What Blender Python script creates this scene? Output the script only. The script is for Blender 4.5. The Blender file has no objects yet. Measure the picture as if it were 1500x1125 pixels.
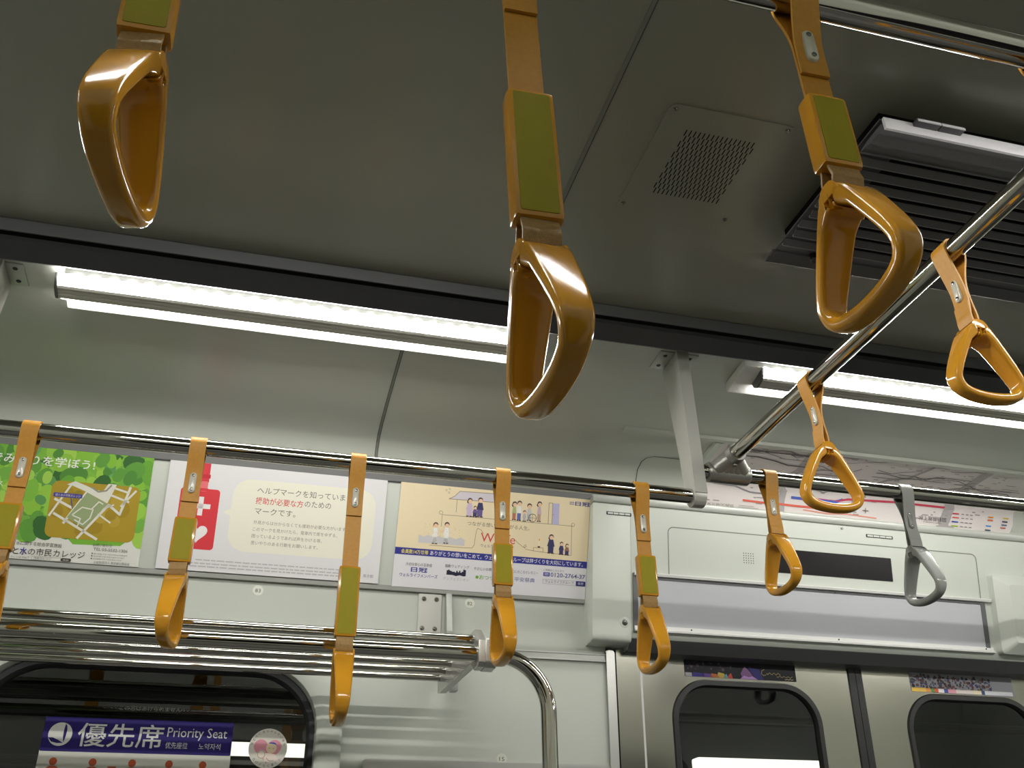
import bpy, bmesh, math, random
from mathutils import Vector, Matrix, Euler

SC = bpy.context.scene
COL = SC.collection
H = 1.1                      # height of the camera above the floor; all z below are written relative to it
EXPOSURE = 0.0
LAMP = 110.0                  # radiance of the light strips

# ------------------------------------------------------------------ camera, world, exposure
cam = bpy.data.cameras.new('camera')
cam.sensor_width = 36.0
cam.lens = 1389.1 / 1500 * 36.0
cam.clip_start = 0.02
cam_ob = bpy.data.objects.new('camera', cam)
COL.objects.link(cam_ob)
cam_ob.location = (0, 0, H)
cam_ob.rotation_euler = (math.radians(119.9814), math.radians(0.68537), math.radians(-14.85297))
SC.camera = cam_ob
w = bpy.data.worlds.new('tunnel_dark')
w.use_nodes = True
w.node_tree.nodes['Background'].inputs[0].default_value = (0.02, 0.022, 0.02, 1)
w.node_tree.nodes['Background'].inputs[1].default_value = 0.02
SC.world = w
SC.view_settings.view_transform = 'Standard'
SC.view_settings.look = 'None'
SC.view_settings.gamma = 1.0
SC.view_settings.exposure = EXPOSURE
SC.cycles.max_bounces = 10
SC.cycles.diffuse_bounces = 5
SC.cycles.glossy_bounces = 5
SC.cycles.caustics_reflective = False
SC.cycles.caustics_refractive = False


# ------------------------------------------------------------------ materials
def mat(name, col, rough=0.5, metal=0.0, spec=0.5, noise=0.0, nscale=40.0, bump=0.0, bscale=300.0, coat=0.0, stretch=None, rvar=0.0):
    m = bpy.data.materials.new(name)
    m.use_nodes = True
    nt = m.node_tree
    b = nt.nodes['Principled BSDF']
    b.inputs['Base Color'].default_value = (*col, 1)
    b.inputs['Roughness'].default_value = rough
    b.inputs['Metallic'].default_value = metal
    b.inputs['Specular IOR Level'].default_value = spec
    if coat:
        b.inputs['Coat Weight'].default_value = coat
        b.inputs['Coat Roughness'].default_value = 0.06
    if noise or bump or rvar:
        tc = nt.nodes.new('ShaderNodeTexCoord')
        mp = nt.nodes.new('ShaderNodeMapping')
        nt.links.new(tc.outputs['Object'], mp.inputs[0])
        if stretch:
            mp.inputs['Scale'].default_value = stretch
    if noise or rvar:
        nz = nt.nodes.new('ShaderNodeTexNoise')
        nz.inputs['Scale'].default_value = nscale
        nz.inputs['Detail'].default_value = 4
        nt.links.new(mp.outputs[0], nz.inputs['Vector'])
    if noise:
        rp = nt.nodes.new('ShaderNodeValToRGB')
        rp.color_ramp.elements[0].position = 0.3
        rp.color_ramp.elements[1].position = 0.7
        rp.color_ramp.elements[0].color = (*[c * (1 - noise) for c in col], 1)
        rp.color_ramp.elements[1].color = (*[min(1, c * (1 + noise)) for c in col], 1)
        nt.links.new(nz.outputs[0], rp.inputs[0])
        nt.links.new(rp.outputs[0], b.inputs['Base Color'])
    if rvar:
        mr = nt.nodes.new('ShaderNodeMapRange')
        mr.inputs['To Min'].default_value = max(0.02, rough - rvar)
        mr.inputs['To Max'].default_value = rough + rvar
        nt.links.new(nz.outputs[0], mr.inputs['Value'])
        nt.links.new(mr.outputs[0], b.inputs['Roughness'])
    if bump:
        n2 = nt.nodes.new('ShaderNodeTexNoise')
        n2.inputs['Scale'].default_value = bscale
        n2.inputs['Detail'].default_value = 2
        nt.links.new(mp.outputs[0], n2.inputs['Vector'])
        bp = nt.nodes.new('ShaderNodeBump')
        bp.inputs['Strength'].default_value = bump
        bp.inputs['Distance'].default_value = 0.002
        nt.links.new(n2.outputs[0], bp.inputs['Height'])
        nt.links.new(bp.outputs[0], b.inputs['Normal'])
    return m


def emit(name, col, strength):
    m = bpy.data.materials.new(name)
    m.use_nodes = True
    nt = m.node_tree
    nt.nodes.clear()
    e = nt.nodes.new('ShaderNodeEmission')
    e.inputs[0].default_value = (*col, 1)
    e.inputs[1].default_value = strength
    o = nt.nodes.new('ShaderNodeOutputMaterial')
    nt.links.new(e.outputs[0], o.inputs[0])
    return m


def glass(name, tint, ior=1.9, rough=0.0):
    m = bpy.data.materials.new(name)
    m.use_nodes = True
    nt = m.node_tree
    nt.nodes.clear()
    t = nt.nodes.new('ShaderNodeBsdfTransparent')
    t.inputs[0].default_value = (*tint, 1)
    g = nt.nodes.new('ShaderNodeBsdfGlossy')
    g.inputs['Roughness'].default_value = rough
    f = nt.nodes.new('ShaderNodeFresnel')
    ge = nt.nodes.new('ShaderNodeNewGeometry')
    mr = nt.nodes.new('ShaderNodeMapRange')          # same reflectance from both sides of the pane
    mr.inputs['To Min'].default_value = ior
    mr.inputs['To Max'].default_value = 1 / ior
    nt.links.new(ge.outputs['Backfacing'], mr.inputs['Value'])
    nt.links.new(mr.outputs[0], f.inputs[0])
    x = nt.nodes.new('ShaderNodeMixShader')
    o = nt.nodes.new('ShaderNodeOutputMaterial')
    nt.links.new(f.outputs[0], x.inputs[0])
    nt.links.new(t.outputs[0], x.inputs[1])
    nt.links.new(g.outputs[0], x.inputs[2])
    nt.links.new(x.outputs[0], o.inputs[0])
    return m


M = {}
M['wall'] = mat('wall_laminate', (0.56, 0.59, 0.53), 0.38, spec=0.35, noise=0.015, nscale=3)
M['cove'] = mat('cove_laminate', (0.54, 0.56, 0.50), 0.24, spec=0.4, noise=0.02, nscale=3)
M['ceiling'] = mat('ceiling_laminate', (0.275, 0.275, 0.225), 0.28, spec=1.0, noise=0.02, nscale=4)  # set darker than the cove laminate, its colour carrying part of the shade
M['header'] = mat('header_paint', (0.63, 0.66, 0.60), 0.33, spec=0.35, noise=0.01, nscale=3)
M['seam'] = mat('seam_filler', (0.20, 0.21, 0.18), 0.5)
M['dark_line'] = mat('dark_joint', (0.03, 0.03, 0.028), 0.6)
M['slot'] = mat('black_slot', (0.006, 0.006, 0.006), 0.8, spec=0.1)
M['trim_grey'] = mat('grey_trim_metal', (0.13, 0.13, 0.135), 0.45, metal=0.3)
M['trim_dark'] = mat('dark_trim_metal', (0.055, 0.055, 0.058), 0.45, metal=0.2)
M['alu'] = mat('satin_aluminium', (0.55, 0.55, 0.53), 0.34, metal=0.85, rvar=0.06, nscale=8, stretch=(1, 40, 40))
M['alu_paint'] = mat('silver_paint', (0.46, 0.47, 0.44), 0.36, metal=0.35)
M['strip_grey'] = mat('strip_grey', (0.19, 0.19, 0.19), 0.42, metal=0.2)
M['cast'] = mat('cast_metal', (0.34, 0.335, 0.31), 0.36, metal=0.75, bump=0.25, bscale=180)
M['chrome'] = mat('polished_steel', (0.50, 0.485, 0.44), 0.07, metal=1.0)
M['steel'] = mat('door_steel', (0.44, 0.425, 0.375), 0.17, metal=1.0, rvar=0.05, nscale=2.5, bump=0.35, bscale=3.0)
M['orange'] = mat('orange_plastic', (0.55, 0.255, 0.018), 0.13, spec=0.5, noise=0.03, nscale=30)
M['belt'] = mat('orange_belt', (0.50, 0.235, 0.026), 0.42, spec=0.35, noise=0.06, nscale=160, bump=0.18, bscale=900)
M['webbing'] = mat('tan_webbing', (0.36, 0.215, 0.07), 0.38, noise=0.15, nscale=350, bump=0.4, bscale=1400)
M['olive'] = mat('olive_label', (0.31, 0.265, 0.014), 0.5, spec=0.15, noise=0.03, nscale=60)
M['grey_plastic'] = mat('grey_plastic', (0.30, 0.31, 0.295), 0.22, coat=0.3)
M['grey_belt'] = mat('grey_belt', (0.23, 0.235, 0.22), 0.42, bump=0.15, bscale=900)
M['ivory'] = mat('ivory_plate', (0.62, 0.60, 0.52), 0.28, metal=0.15)
M['plate_metal'] = mat('rivet_plate_metal', (0.5, 0.48, 0.4), 0.3, metal=0.7)
M['screw'] = mat('screw_steel', (0.20, 0.20, 0.19), 0.25, metal=0.9)
M['screw_dark'] = mat('screw_dark', (0.02, 0.02, 0.018), 0.4, metal=0.4)
M['rubber'] = mat('black_rubber', (0.008, 0.008, 0.008), 0.45)
M['rim'] = mat('window_rim_grey', (0.042, 0.044, 0.046), 0.6, spec=0.2)
M['floor'] = mat('floor_vinyl', (0.13, 0.13, 0.128), 0.55, noise=0.3, nscale=120)
M['screen'] = mat('dark_screen', (0.010, 0.008, 0.009), 0.25, spec=0.22)
M['hanger'] = mat('hanger_paint', (0.50, 0.50, 0.46), 0.36, metal=0.15)
M['frame_white'] = mat('bright_edge_white', (0.70, 0.70, 0.68), 0.3)  # near-white; on header ledge and pillar its colour stands for highlights
M['slat_tip_highlight'] = mat('slat_tip_highlight', (0.26, 0.255, 0.26), 0.35, metal=0.3)  # lighter colour that paints the highlight on the louvre slats
M['station'] = emit('station_light', (1.0, 0.98, 0.92), 2.2)
M['panel_grey'] = mat('panel_grey', (0.50, 0.51, 0.54), 0.34, noise=0.02, nscale=4)
M['louvre'] = mat('louvre_metal', (0.115, 0.113, 0.118), 0.45, metal=0.2)
M['flange'] = mat('white_flange', (0.88, 0.86, 0.90), 0.22, spec=0.8)
M['lamp_body'] = mat('lamp_aluminium', (0.50, 0.48, 0.43), 0.35, metal=0.6)
M['lamp_cap'] = mat('lamp_cap', (0.10, 0.10, 0.095), 0.5)
M['lamp_plate'] = mat('lamp_plate', (0.85, 0.85, 0.82), 0.4)
M['lamp_light'] = emit('lamp_light', (1.0, 0.985, 0.93), LAMP)
M['lamp_soft'] = emit('lamp_light_rear', (1.0, 0.985, 0.93), LAMP * .6)
M['glass'] = glass('window_glass', (0.55, 0.57, 0.52), 1.7)
M['tunnel'] = mat('tunnel_concrete', (0.02, 0.021, 0.018), 0.9)
M['cable_grey'] = mat('tunnel_cable', (0.05, 0.05, 0.045), 0.6)  # tunnel cables, a lighter grey than the concrete

PRINT = {}


def ink(rgb):
    """print ink from an sRGB triple 0-255"""
    if rgb not in PRINT:
        lin = [((c / 255 + 0.055) / 1.055) ** 2.4 if c > 10 else c / 255 / 12.92 for c in rgb]
        PRINT[rgb] = mat('ink_%02x%02x%02x' % rgb, tuple(lin), 0.45, spec=0.3)
    return PRINT[rgb]


# ------------------------------------------------------------------ mesh helpers (z relative to the camera height)
def link(name, bm, mats, root=None, origin=(0, 0, 0), smooth=35, local=False):
    """bm in place coordinates (or local when local=True) -> ONE object"""
    if not isinstance(mats, (list, tuple)):
        mats = [mats]
    if not local:
        o = Vector(origin) if root is None else Vector(root['_o'])
        bmesh.ops.translate(bm, verts=bm.verts, vec=-o)
    bmesh.ops.recalc_face_normals(bm, faces=bm.faces)
    me = bpy.data.meshes.new(name)
    bm.to_mesh(me)
    bm.free()
    for m in mats:
        me.materials.append(m)
    if smooth:
        for p in me.polygons:
            p.use_smooth = True
        me.set_sharp_from_angle(angle=math.radians(smooth))
    ob = bpy.data.objects.new(name, me)
    COL.objects.link(ob)
    if root is None:
        ob.location = (origin[0], origin[1], origin[2] + H)
        ob['_o'] = list(origin)
    else:
        ob.parent = root
        ob['_o'] = list(root['_o'])
    return ob


def thing(name, origin, label, cat, group=None):
    e = bpy.data.objects.new(name, None)
    e.empty_display_size = 0.05
    COL.objects.link(e)
    e.location = (origin[0], origin[1], origin[2] + H)
    e['_o'] = list(origin)
    return tag(e, label, cat, group)


def tag(o, label, cat, group=None, kind=None):
    o['label'] = label
    o['category'] = cat
    if group:
        o['group'] = group
    if kind:
        o['kind'] = kind
    return o


def struct(o):
    o['kind'] = 'structure'
    return o


def box(bm, x0, x1, y0, y1, z0, z1, bev=0.0, mi=0):
    r = bmesh.ops.create_cube(bm, size=1)
    vs = r['verts']
    for v in vs:
        v.co = Vector((x0 + (v.co.x + .5) * (x1 - x0), y0 + (v.co.y + .5) * (y1 - y0), z0 + (v.co.z + .5) * (z1 - z0)))
    fs = set(f for v in vs for f in v.link_faces)
    if bev:
        es = list(set(e for v in vs for e in v.link_edges))
        rr = bmesh.ops.bevel(bm, geom=es, offset=bev, segments=2, affect='EDGES', profile=0.6)
        fs |= set(rr['faces'])
    for f in fs:
        if f.is_valid:
            f.material_index = mi


def prism(bm, prof, x0, x1, mi=0, bev=0.0):
    """closed (y,z) profile extruded along x"""
    a = [bm.verts.new((x0, p[0], p[1])) for p in prof]
    b = [bm.verts.new((x1, p[0], p[1])) for p in prof]
    fs = [bm.faces.new(a), bm.faces.new(b)]
    n = len(prof)
    for i in range(n):
        fs.append(bm.faces.new((a[i], a[(i + 1) % n], b[(i + 1) % n], b[i])))
    if bev:
        es = list(set(e for f in fs for e in f.edges))
        bmesh.ops.bevel(bm, geom=es, offset=bev, segments=2, affect='EDGES', profile=0.6)
    for f in bm.faces:
        if f.is_valid and f.material_index == 0:
            f.material_index = mi


def prism_x(bm, prof, x0, x1, **k):
    prism(bm, prof, x0, x1, **k)


def sheet(bm, prof, x0, x1, th, nx=1):
    """open (y,z) polyline extruded along x with thickness th to the left of its direction"""
    n = len(prof)
    off = []
    for i in range(n):
        a = Vector(prof[max(0, i - 1)])
        b = Vector(prof[min(n - 1, i + 1)])
        d = (b - a).normalized()
        off.append((prof[i][0] - d.y * th, prof[i][1] + d.x * th))
    prism(bm, list(prof) + off[::-1], x0, x1)


def tube(bm, pts, r, n=20, cap=True, closed=False):
    pts = [Vector(p) for p in pts]
    rings = []
    N = len(pts)
    prev = None
    for i, p in enumerate(pts):
        if closed:
            d = (pts[(i + 1) % N] - pts[i - 1]).normalized()
        else:
            d = (pts[min(i + 1, N - 1)] - pts[max(i - 1, 0)]).normalized()
        if prev is None:
            up = Vector((0, 0, 1)) if abs(d.z) < .9 else Vector((0, 1, 0))
            u = d.cross(up).normalized()
        else:
            u = (prev - d * prev.dot(d)).normalized()
        prev = u
        v = d.cross(u)
        rad = r[i] if isinstance(r, (list, tuple)) else r
        rings.append([bm.verts.new(p + (u * math.cos(2 * math.pi * k / n) + v * math.sin(2 * math.pi * k / n)) * rad) for k in range(n)])
    for i in range(N if closed else N - 1):
        a, b = rings[i], rings[(i + 1) % N]
        for k in range(n):
            bm.faces.new((a[k], a[(k + 1) % n], b[(k + 1) % n], b[k]))
    if cap and not closed:
        bm.faces.new(rings[0])
        bm.faces.new(rings[-1][::-1])


def disc_x(bm, c, r, x0, x1, n=20):
    tube(bm, [(x0, c[0], c[1]), (x1, c[0], c[1])], r, n)


def rrect(x0, x1, y0, y1, r, n=8):
    """rounded rectangle outline"""
    out = []
    for cx, cy, a0 in ((x1 - r, y1 - r, 0), (x0 + r, y1 - r, 90), (x0 + r, y0 + r, 180), (x1 - r, y0 + r, 270)):
        for k in range(n + 1):
            a = math.radians(a0 + 90 * k / n)
            out.append((cx + r * math.cos(a), cy + r * math.sin(a)))
    return out


def smooth_path(pts, k=6):
    pts = [Vector(p) for p in pts]
    out = []
    for i in range(len(pts) - 1):
        p0 = pts[max(0, i - 1)]
        p1, p2 = pts[i], pts[i + 1]
        p3 = pts[min(len(pts) - 1, i + 2)]
        for j in range(k):
            t = j / k
            out.append(0.5 * ((2 * p1) + (p2 - p0) * t + (2 * p0 - 5 * p1 + 4 * p2 - p3) * t * t + (3 * p1 - p0 - 3 * p2 + p3) * t ** 3))
    out.append(pts[-1])
    return out


# planes of the back wall: point (y,z) at t = 0 and unit direction downwards
def mk(a, b):
    a = Vector(a)
    d = (Vector(b) - a).normalized()
    return a, d


PL = {'poster': mk((2.37, 1.066), (2.46, .8045)), 'header': mk((2.345, 1.05), (2.413, .6715)),
      'glass': mk((2.49, .55), (2.5441, -.4485)), 'wall': mk((2.468, .785), (2.5221, -.2135)),
      'door': mk((2.5, .681), (2.5541, -.3175))}


def onp(pl, s, t, off=0.0):
    a, d = PL[pl]
    return Vector((s, a.x + d.x * t + d.y * off, a.y + d.y * t - d.x * off))


COVE = [(1.735, 1.2165), (1.80, 1.2135), (1.90, 1.209), (2.0, 1.2035), (2.1, 1.1975), (2.2, 1.1895), (2.26, 1.182), (2.30, 1.172), (2.325, 1.159), (2.341, 1.140), (2.353, 1.114), (2.37, 1.066)]
COVE_S = [tuple(p) for p in smooth_path(COVE, 3)]


def oncove(s, L, off=0.0):
    """point on the cove, L = distance along it up from its lower end"""
    P = COVE_S[::-1]
    acc = 0
    for i in range(len(P) - 1):
        a, b = Vector(P[i]), Vector(P[i + 1])
        g = (b - a).length
        if L <= acc + g or i == len(P) - 2:
            d = (b - a) / g
            q = a + d * (L - acc)
            n = Vector((d.y, -d.x))       # into the room
            if n.x > 0:
                n = -n
            q = q + n * off
            return Vector((s, q.x, q.y))
        acc += g


class G:
    """flat print or relief on a mapped surface: f(s, t, offset) -> point"""

    def __init__(self, f, step=0.00025):
        self.f = f
        self.bm = bmesh.new()
        self.mats = []
        self.step = step

    def mi(self, m):
        if m not in self.mats:
            self.mats.append(m)
        return self.mats.index(m)

    def poly(self, pts, m, layer=1):
        vs = [self.bm.verts.new(self.f(p[0], p[1], layer * self.step)) for p in pts]
        try:
            fc = self.bm.faces.new(vs)
            fc.material_index = self.mi(m)
        except ValueError:
            pass

    def rect(self, s0, s1, t0, t1, m, layer=1, r=0.0):
        self.poly(rrect(s0, s1, t0, t1, r, 5) if r else [(s0, t0), (s1, t0), (s1, t1), (s0, t1)], m, layer)

    def disc(self, s, t, r, m, layer=1, n=20, ry=None):
        self.poly([(s + r * math.cos(2 * math.pi * k / n), t + (ry or r) * math.sin(2 * math.pi * k / n)) for k in range(n)], m, layer)

    def line(self, pts, wd, m, layer=1):
        for (a, b) in zip(pts, pts[1:]):
            a, b = Vector(a), Vector(b)
            d = b - a
            if d.length < 1e-6:
                continue
            d.normalize()
            p = Vector((-d.y, d.x)) * wd / 2
            e = d * wd * 0.3
            self.poly([a - e + p, b + e + p, b + e - p, a - e - p], m, layer)

    def text(self, s, s0, t0, width, m, layer=1, height=None, bold=0.0):
        """s0 = left edge, t0 = baseline, width = full width of the string"""
        c = bpy.data.curves.new('lettering', 'FONT')
        c.body = s
        c.size = 1
        c.resolution_u = 2
        c.offset = bold
        o = bpy.data.objects.new('lettering', c)
        COL.objects.link(o)
        dg = bpy.context.evaluated_depsgraph_get()
        me = bpy.data.meshes.new_from_object(o.evaluated_get(dg))
        xs = [v.co.x for v in me.vertices]
        if xs:
            x0, x1 = min(xs), max(xs)
            k = width / max(1e-6, x1 - x0)
            ky = k if height is None else height / 0.86
            base = [self.bm.verts.new(self.f(s0 + (v.co.x - x0) * k, t0 - v.co.y * ky, layer * self.step)) for v in me.vertices]
            i = self.mi(m)
            for p in me.polygons:
                try:
                    fc = self.bm.faces.new([base[q] for q in p.vertices])
                    fc.material_index = i
                except ValueError:
                    pass
        bpy.data.objects.remove(o)
        bpy.data.curves.remove(c)
        bpy.data.meshes.remove(me)

    def done(self, name, root, smooth=0):
        bmesh.ops.remove_doubles(self.bm, verts=[], dist=0)
        me = bpy.data.meshes.new(name)
        bmesh.ops.translate(self.bm, verts=self.bm.verts, vec=-Vector(root['_o']))
        self.bm.to_mesh(me)
        self.bm.free()
        for m in self.mats:
            me.materials.append(m)
        ob = bpy.data.objects.new(name, me)
        COL.objects.link(ob)
        ob.parent = root
        ob['_o'] = list(root['_o'])
        return ob


def slab(bm, f, outline, t0, t1, hole=None):
    """solid plate on a mapped plane: outline (and hole) in (s,t), from offset t0 to t1"""
    n = len(outline)
    A = [[bm.verts.new(f(p[0], p[1], t)) for p in outline] for t in (t0, t1)]
    for i in range(n):
        j = (i + 1) % n
        bm.faces.new((A[0][i], A[0][j], A[1][j], A[1][i]))
    if hole is None:
        bm.faces.new(A[0])
        bm.faces.new(A[1])
        return
    m = len(hole)
    B = [[bm.verts.new(f(p[0], p[1], t)) for p in hole] for t in (t0, t1)]
    for i in range(m):
        j = (i + 1) % m
        bm.faces.new((B[0][i], B[0][j], B[1][j], B[1][i]))
    for q in (0, 1):
        es = []
        for L in (A[q], B[q]):
            for i in range(len(L)):
                e = bm.edges.get((L[i], L[(i + 1) % len(L)]))
                es.append(e)
        bmesh.ops.triangle_fill(bm, use_beauty=True, use_dissolve=False, edges=es)


def fp(pl, base=0.0):
    return lambda s, t, off: onp(pl, s, t, off + base)


YM = 2.342                  # the car is symmetric about y = YM / 2
XL, XR = -3.0, 4.2

# ------------------------------------------------------------------ the setting
bm = bmesh.new()
box(bm, XL, XR, YM - 2.62, 2.62, -1.16, -1.1)
struct(link('floor', bm, M['floor'], origin=(0, 1.2, -1.1)))

bm = bmesh.new()
box(bm, XL, XR, YM - 1.69, 1.69, 1.25, 1.30)
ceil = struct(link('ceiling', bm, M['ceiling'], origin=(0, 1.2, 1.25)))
bm = bmesh.new()
box(bm, .4765, .4835, .72, 1.686, 1.2485, 1.2502, mi=0)
box(bm, .4838, .4850, .72, 1.686, 1.2484, 1.2502, mi=1)
struct(link('ceiling_seam', bm, [M['seam'], M['dark_line']], ceil))
bm = bmesh.new()
box(bm, XL, XR, YM - 2.7, 2.7, 1.42, 1.46)
struct(link('ceiling_roof', bm, M['trim_dark'], origin=(0, 1.2, 1.42)))


def far_near(prof, near):
    return [(YM - y, z) for y, z in prof] if near else list(prof)


TRIM_A = [(1.684, 1.2505), (1.689, 1.2500), (1.6925, 1.2237), (1.6885, 1.2232), (1.682, 1.247)]
TRIM_B = [(1.7050, 1.2115), (1.718, 1.1990), (1.735, 1.1850), (1.741, 1.1870), (1.743, 1.236), (1.705, 1.240)]
SLOT = [(1.690, 1.2495), (1.6945, 1.230), (1.706, 1.222), (1.743, 1.234), (1.743, 1.26), (1.690, 1.26)]
n_trim = 0
for near in (False, True):
    for prof, m in ((TRIM_A, 'trim_grey'), (TRIM_B, 'trim_dark'), (SLOT, 'slot')):
        n_trim += 1
        bm = bmesh.new()
        prism(bm, far_near(prof, near), XL, XR)
        struct(link('trim_%d' % n_trim, bm, M[m], origin=(0, prof[0][0] if not near else YM - prof[0][0], prof[0][1]), smooth=25))
    n_trim += 1
    bm = bmesh.new()
    P = far_near(COVE_S, near)
    off = [(y + (-0.02 if near else 0.02), z + 0.03) for y, z in P]
    prism(bm, P + off[::-1], XL, XR)
    cv = struct(link('trim_%d' % n_trim, bm, M['cove'], origin=(0, 1.9 if not near else .5, 1.19), smooth=50))
    if not near:
        # joint across the cove and the rounded hatch beside the route map
        bm = bmesh.new()
        seq = [.04 + .5 * k / 24 for k in range(25)]
        for x0, x1, mi in ((.2505, .2565, 0), (.2565, .2578, 1), (.2493, .2505, 1)):
            for a, b in zip(seq, seq[1:]):
                q = [bm.verts.new(oncove(x, L, .0006)) for x, L in ((x0, a), (x1, a), (x1, b), (x0, b))]
                f = bm.faces.new(q)
                f.material_index = mi
        struct(link('cove_seam', bm, [M['seam'], M['dark_line']], cv))
        g = G(lambda s, t, off: oncove(s, t, off + .0006))
        pts = [(1.008, .02), (1.008, .06), (1.008, .10), (1.012, .13), (1.022, .147), (1.04, .157), (1.10, .157), (1.19, .157)]
        g.line(pts, .0022, M['dark_line'])
        g.line([(p[0] + .002, p[1] + .003) for p in pts[4:]], .002, M['alu'])
        struct(g.done('cove_hatch_seam', cv))
        bm = bmesh.new()
        a = [oncove(0, L, o) for L, o in ((.266, 0), (.270, .007), (.284, .007), (.290, 0))]
        prism(bm, [(p.y, p.z) for p in a], .905, XR)
        struct(link('cove_lip', bm, M['cove'], cv))

# back wall: poster field, then the laminate wall with the window opening
bm = bmesh.new()
prof = [(2.37, 1.075), (2.37, 1.066), (2.46, .8045), (2.468, .785)]
a, d = PL['wall']
prof.append(tuple(a + d * .20))
off = [(y + .03, z + .005) for y, z in prof]
prism(bm, prof + off[::-1], XL, .93)
prism(bm, [(2.355, 1.075), (2.40, 1.0), (2.40, 1.10), (2.37, 1.10)], .93, XR)
wb = struct(link('wall_back', bm, M['wall'], origin=(0, 2.47, .785), smooth=25))
bm = bmesh.new()
WIN = (-.60, .145, .2293, .985)
slab(bm, fp('wall'), [(XL, .20), (.93, .20), (.93, 1.885), (XL, 1.885)], 0, -.035, rrect(WIN[0] - .010, WIN[1] + .010, WIN[2] - .010, WIN[3] + .010, .15, 10))
struct(link('wall_panel', bm, M['wall'], wb, smooth=25))
# protruding window surround, its dark rim
bm = bmesh.new()
oo = rrect(-.69, .231, .195, 1.06, .05, 10)
ii = rrect(-.69 + .066, .231 - .066, .2293 - .021, 1.0, .145, 10)
# bevelled ring: outer base, outer face edge, inner face edge, inner base
loops = []
for sc, off_ in ((0.0, 0.0), (0.004, .030), (.012, .036)):
    loops.append([bm.verts.new(onp('wall', *p, off_)) for p in rrect(-.69 + sc, .231 - sc, .195 + sc, 1.06 - sc, .05, 10)])
for sc, off_ in ((-.010, .036), (0.0, .030), (.004, .004)):
    loops.append([bm.verts.new(onp('wall', *p, off_)) for p in rrect(-.624 + sc, .165 - sc, .2083 + sc, 1.0 - sc, .145, 10)])
for A, B in zip(loops, loops[1:]):
    for i in range(len(A)):
        j = (i + 1) % len(A)
        bm.faces.new((A[i], A[j], B[j], B[i]))
struct(link('window_surround', bm, M['wall'], wb, smooth=40))
win = struct(thing('window_1', (-.23, 2.49, .2), 'dark train window with rounded corners below the luggage rack', 'window'))
bm = bmesh.new()
loops = []
for e, off_ in ((.024, -.002), (.018, .012), (.006, .010), (0.0, -.004), (0.0, -.03)):
    loops.append([bm.verts.new(onp('wall', *p, off_)) for p in rrect(WIN[0] - e, WIN[1] + e, WIN[2] - e, WIN[3] + e, .14 + e, 12)])
for A, B in zip(loops, loops[1:]):
    for i in range(len(A)):
        j = (i + 1) % len(A)
        bm.faces.new((A[i], A[j], B[j], B[i]))
link('window_frame', bm, M['rim'], win, smooth=50)
bm = bmesh.new()
slab(bm, fp('glass'), rrect(-.602, .147, -.008, .752, .14, 10), -.003, -.003 - .0005)
bmesh.ops.delete(bm, geom=[f for f in bm.faces if len(f.verts) == 4 or f.calc_center_median().y > onp('glass', 0, .37, -.0033).y], context='FACES_ONLY')
link('window_glass', bm, M['glass'], win)
g = G(fp('glass', -.0028))
g.text('この窓はあけられません', -.297, .0835, .140, ink((92, 92, 86)), height=.0105)
g.done('window_notice', win)

# aluminium strip along the wall, upright strip and steel pillar beside the door
bm = bmesh.new()
slab(bm, fp('wall'), [(XL, .1304), (.932, .1304), (.932, .151), (XL, .151)], 0, .004)
ws = struct(link('wall_strip', bm, M['alu_paint'], wb))
for t in (.1300, .1475):
    bm = bmesh.new()
    slab(bm, fp('wall'), [(XL, t), (.932, t), (.932, t + .0035), (XL, t + .0035)], .004, .0065)
    link('strip_edge', bm, M['frame_white'], ws)
bm = bmesh.new()
slab(bm, fp('wall'), rrect(.285, .932, .414, .440, .010), 0, .006)
struct(link('wall_strip', bm, M['alu'], wb))
bm = bmesh.new()
slab(bm, fp('wall'), rrect(.929, .9535, .118, 1.88, .008), -.02, .010)
bmesh.ops.bevel(bm, geom=bm.edges[:], offset=.002, segments=2, affect='EDGES')
n_trim += 1
struct(link('trim_%d' % n_trim, bm, M['alu'], origin=(.94, 2.47, .66)))
bm = bmesh.new()
slab(bm, fp('wall'), [(.962, .095), (1.030, .095), (1.030, 1.88), (.962, 1.88)], -.05, -.002)
n_trim += 1
pil = struct(link('trim_%d' % n_trim, bm, M['steel'], origin=(1.0, 2.48, .68)))
for x0, x1, o in ((1.0302, 1.0335, -.004), (1.0350, 1.0385, -.008)):  # white strips paint the two highlight lines down the pillar edge
    bm = bmesh.new()
    slab(bm, fp('wall'), [(x0, .095), (x1, .095), (x1, 1.88), (x0, 1.88)], -.05, o)
    link('edge_highlight', bm, M['frame_white'], pil)
bm = bmesh.new()
slab(bm, fp('wall'), [(.950, .095), (.964, .095), (.964, 1.88), (.950, 1.88)], -.05, -.025)
n_trim += 1
struct(link('trim_%d' % n_trim, bm, M['dark_line'], origin=(.957, 2.48, .68)))  # dark strip paints the shadow in the gap beside the pillar
bm = bmesh.new()
slab(bm, fp('wall'), [(2.425, .095), (XR, .095), (XR, 1.88), (2.425, 1.88)], -.05, -.002)
n_trim += 1
struct(link('trim_%d' % n_trim, bm, M['steel'], origin=(2.5, 2.48, .68)))

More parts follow.
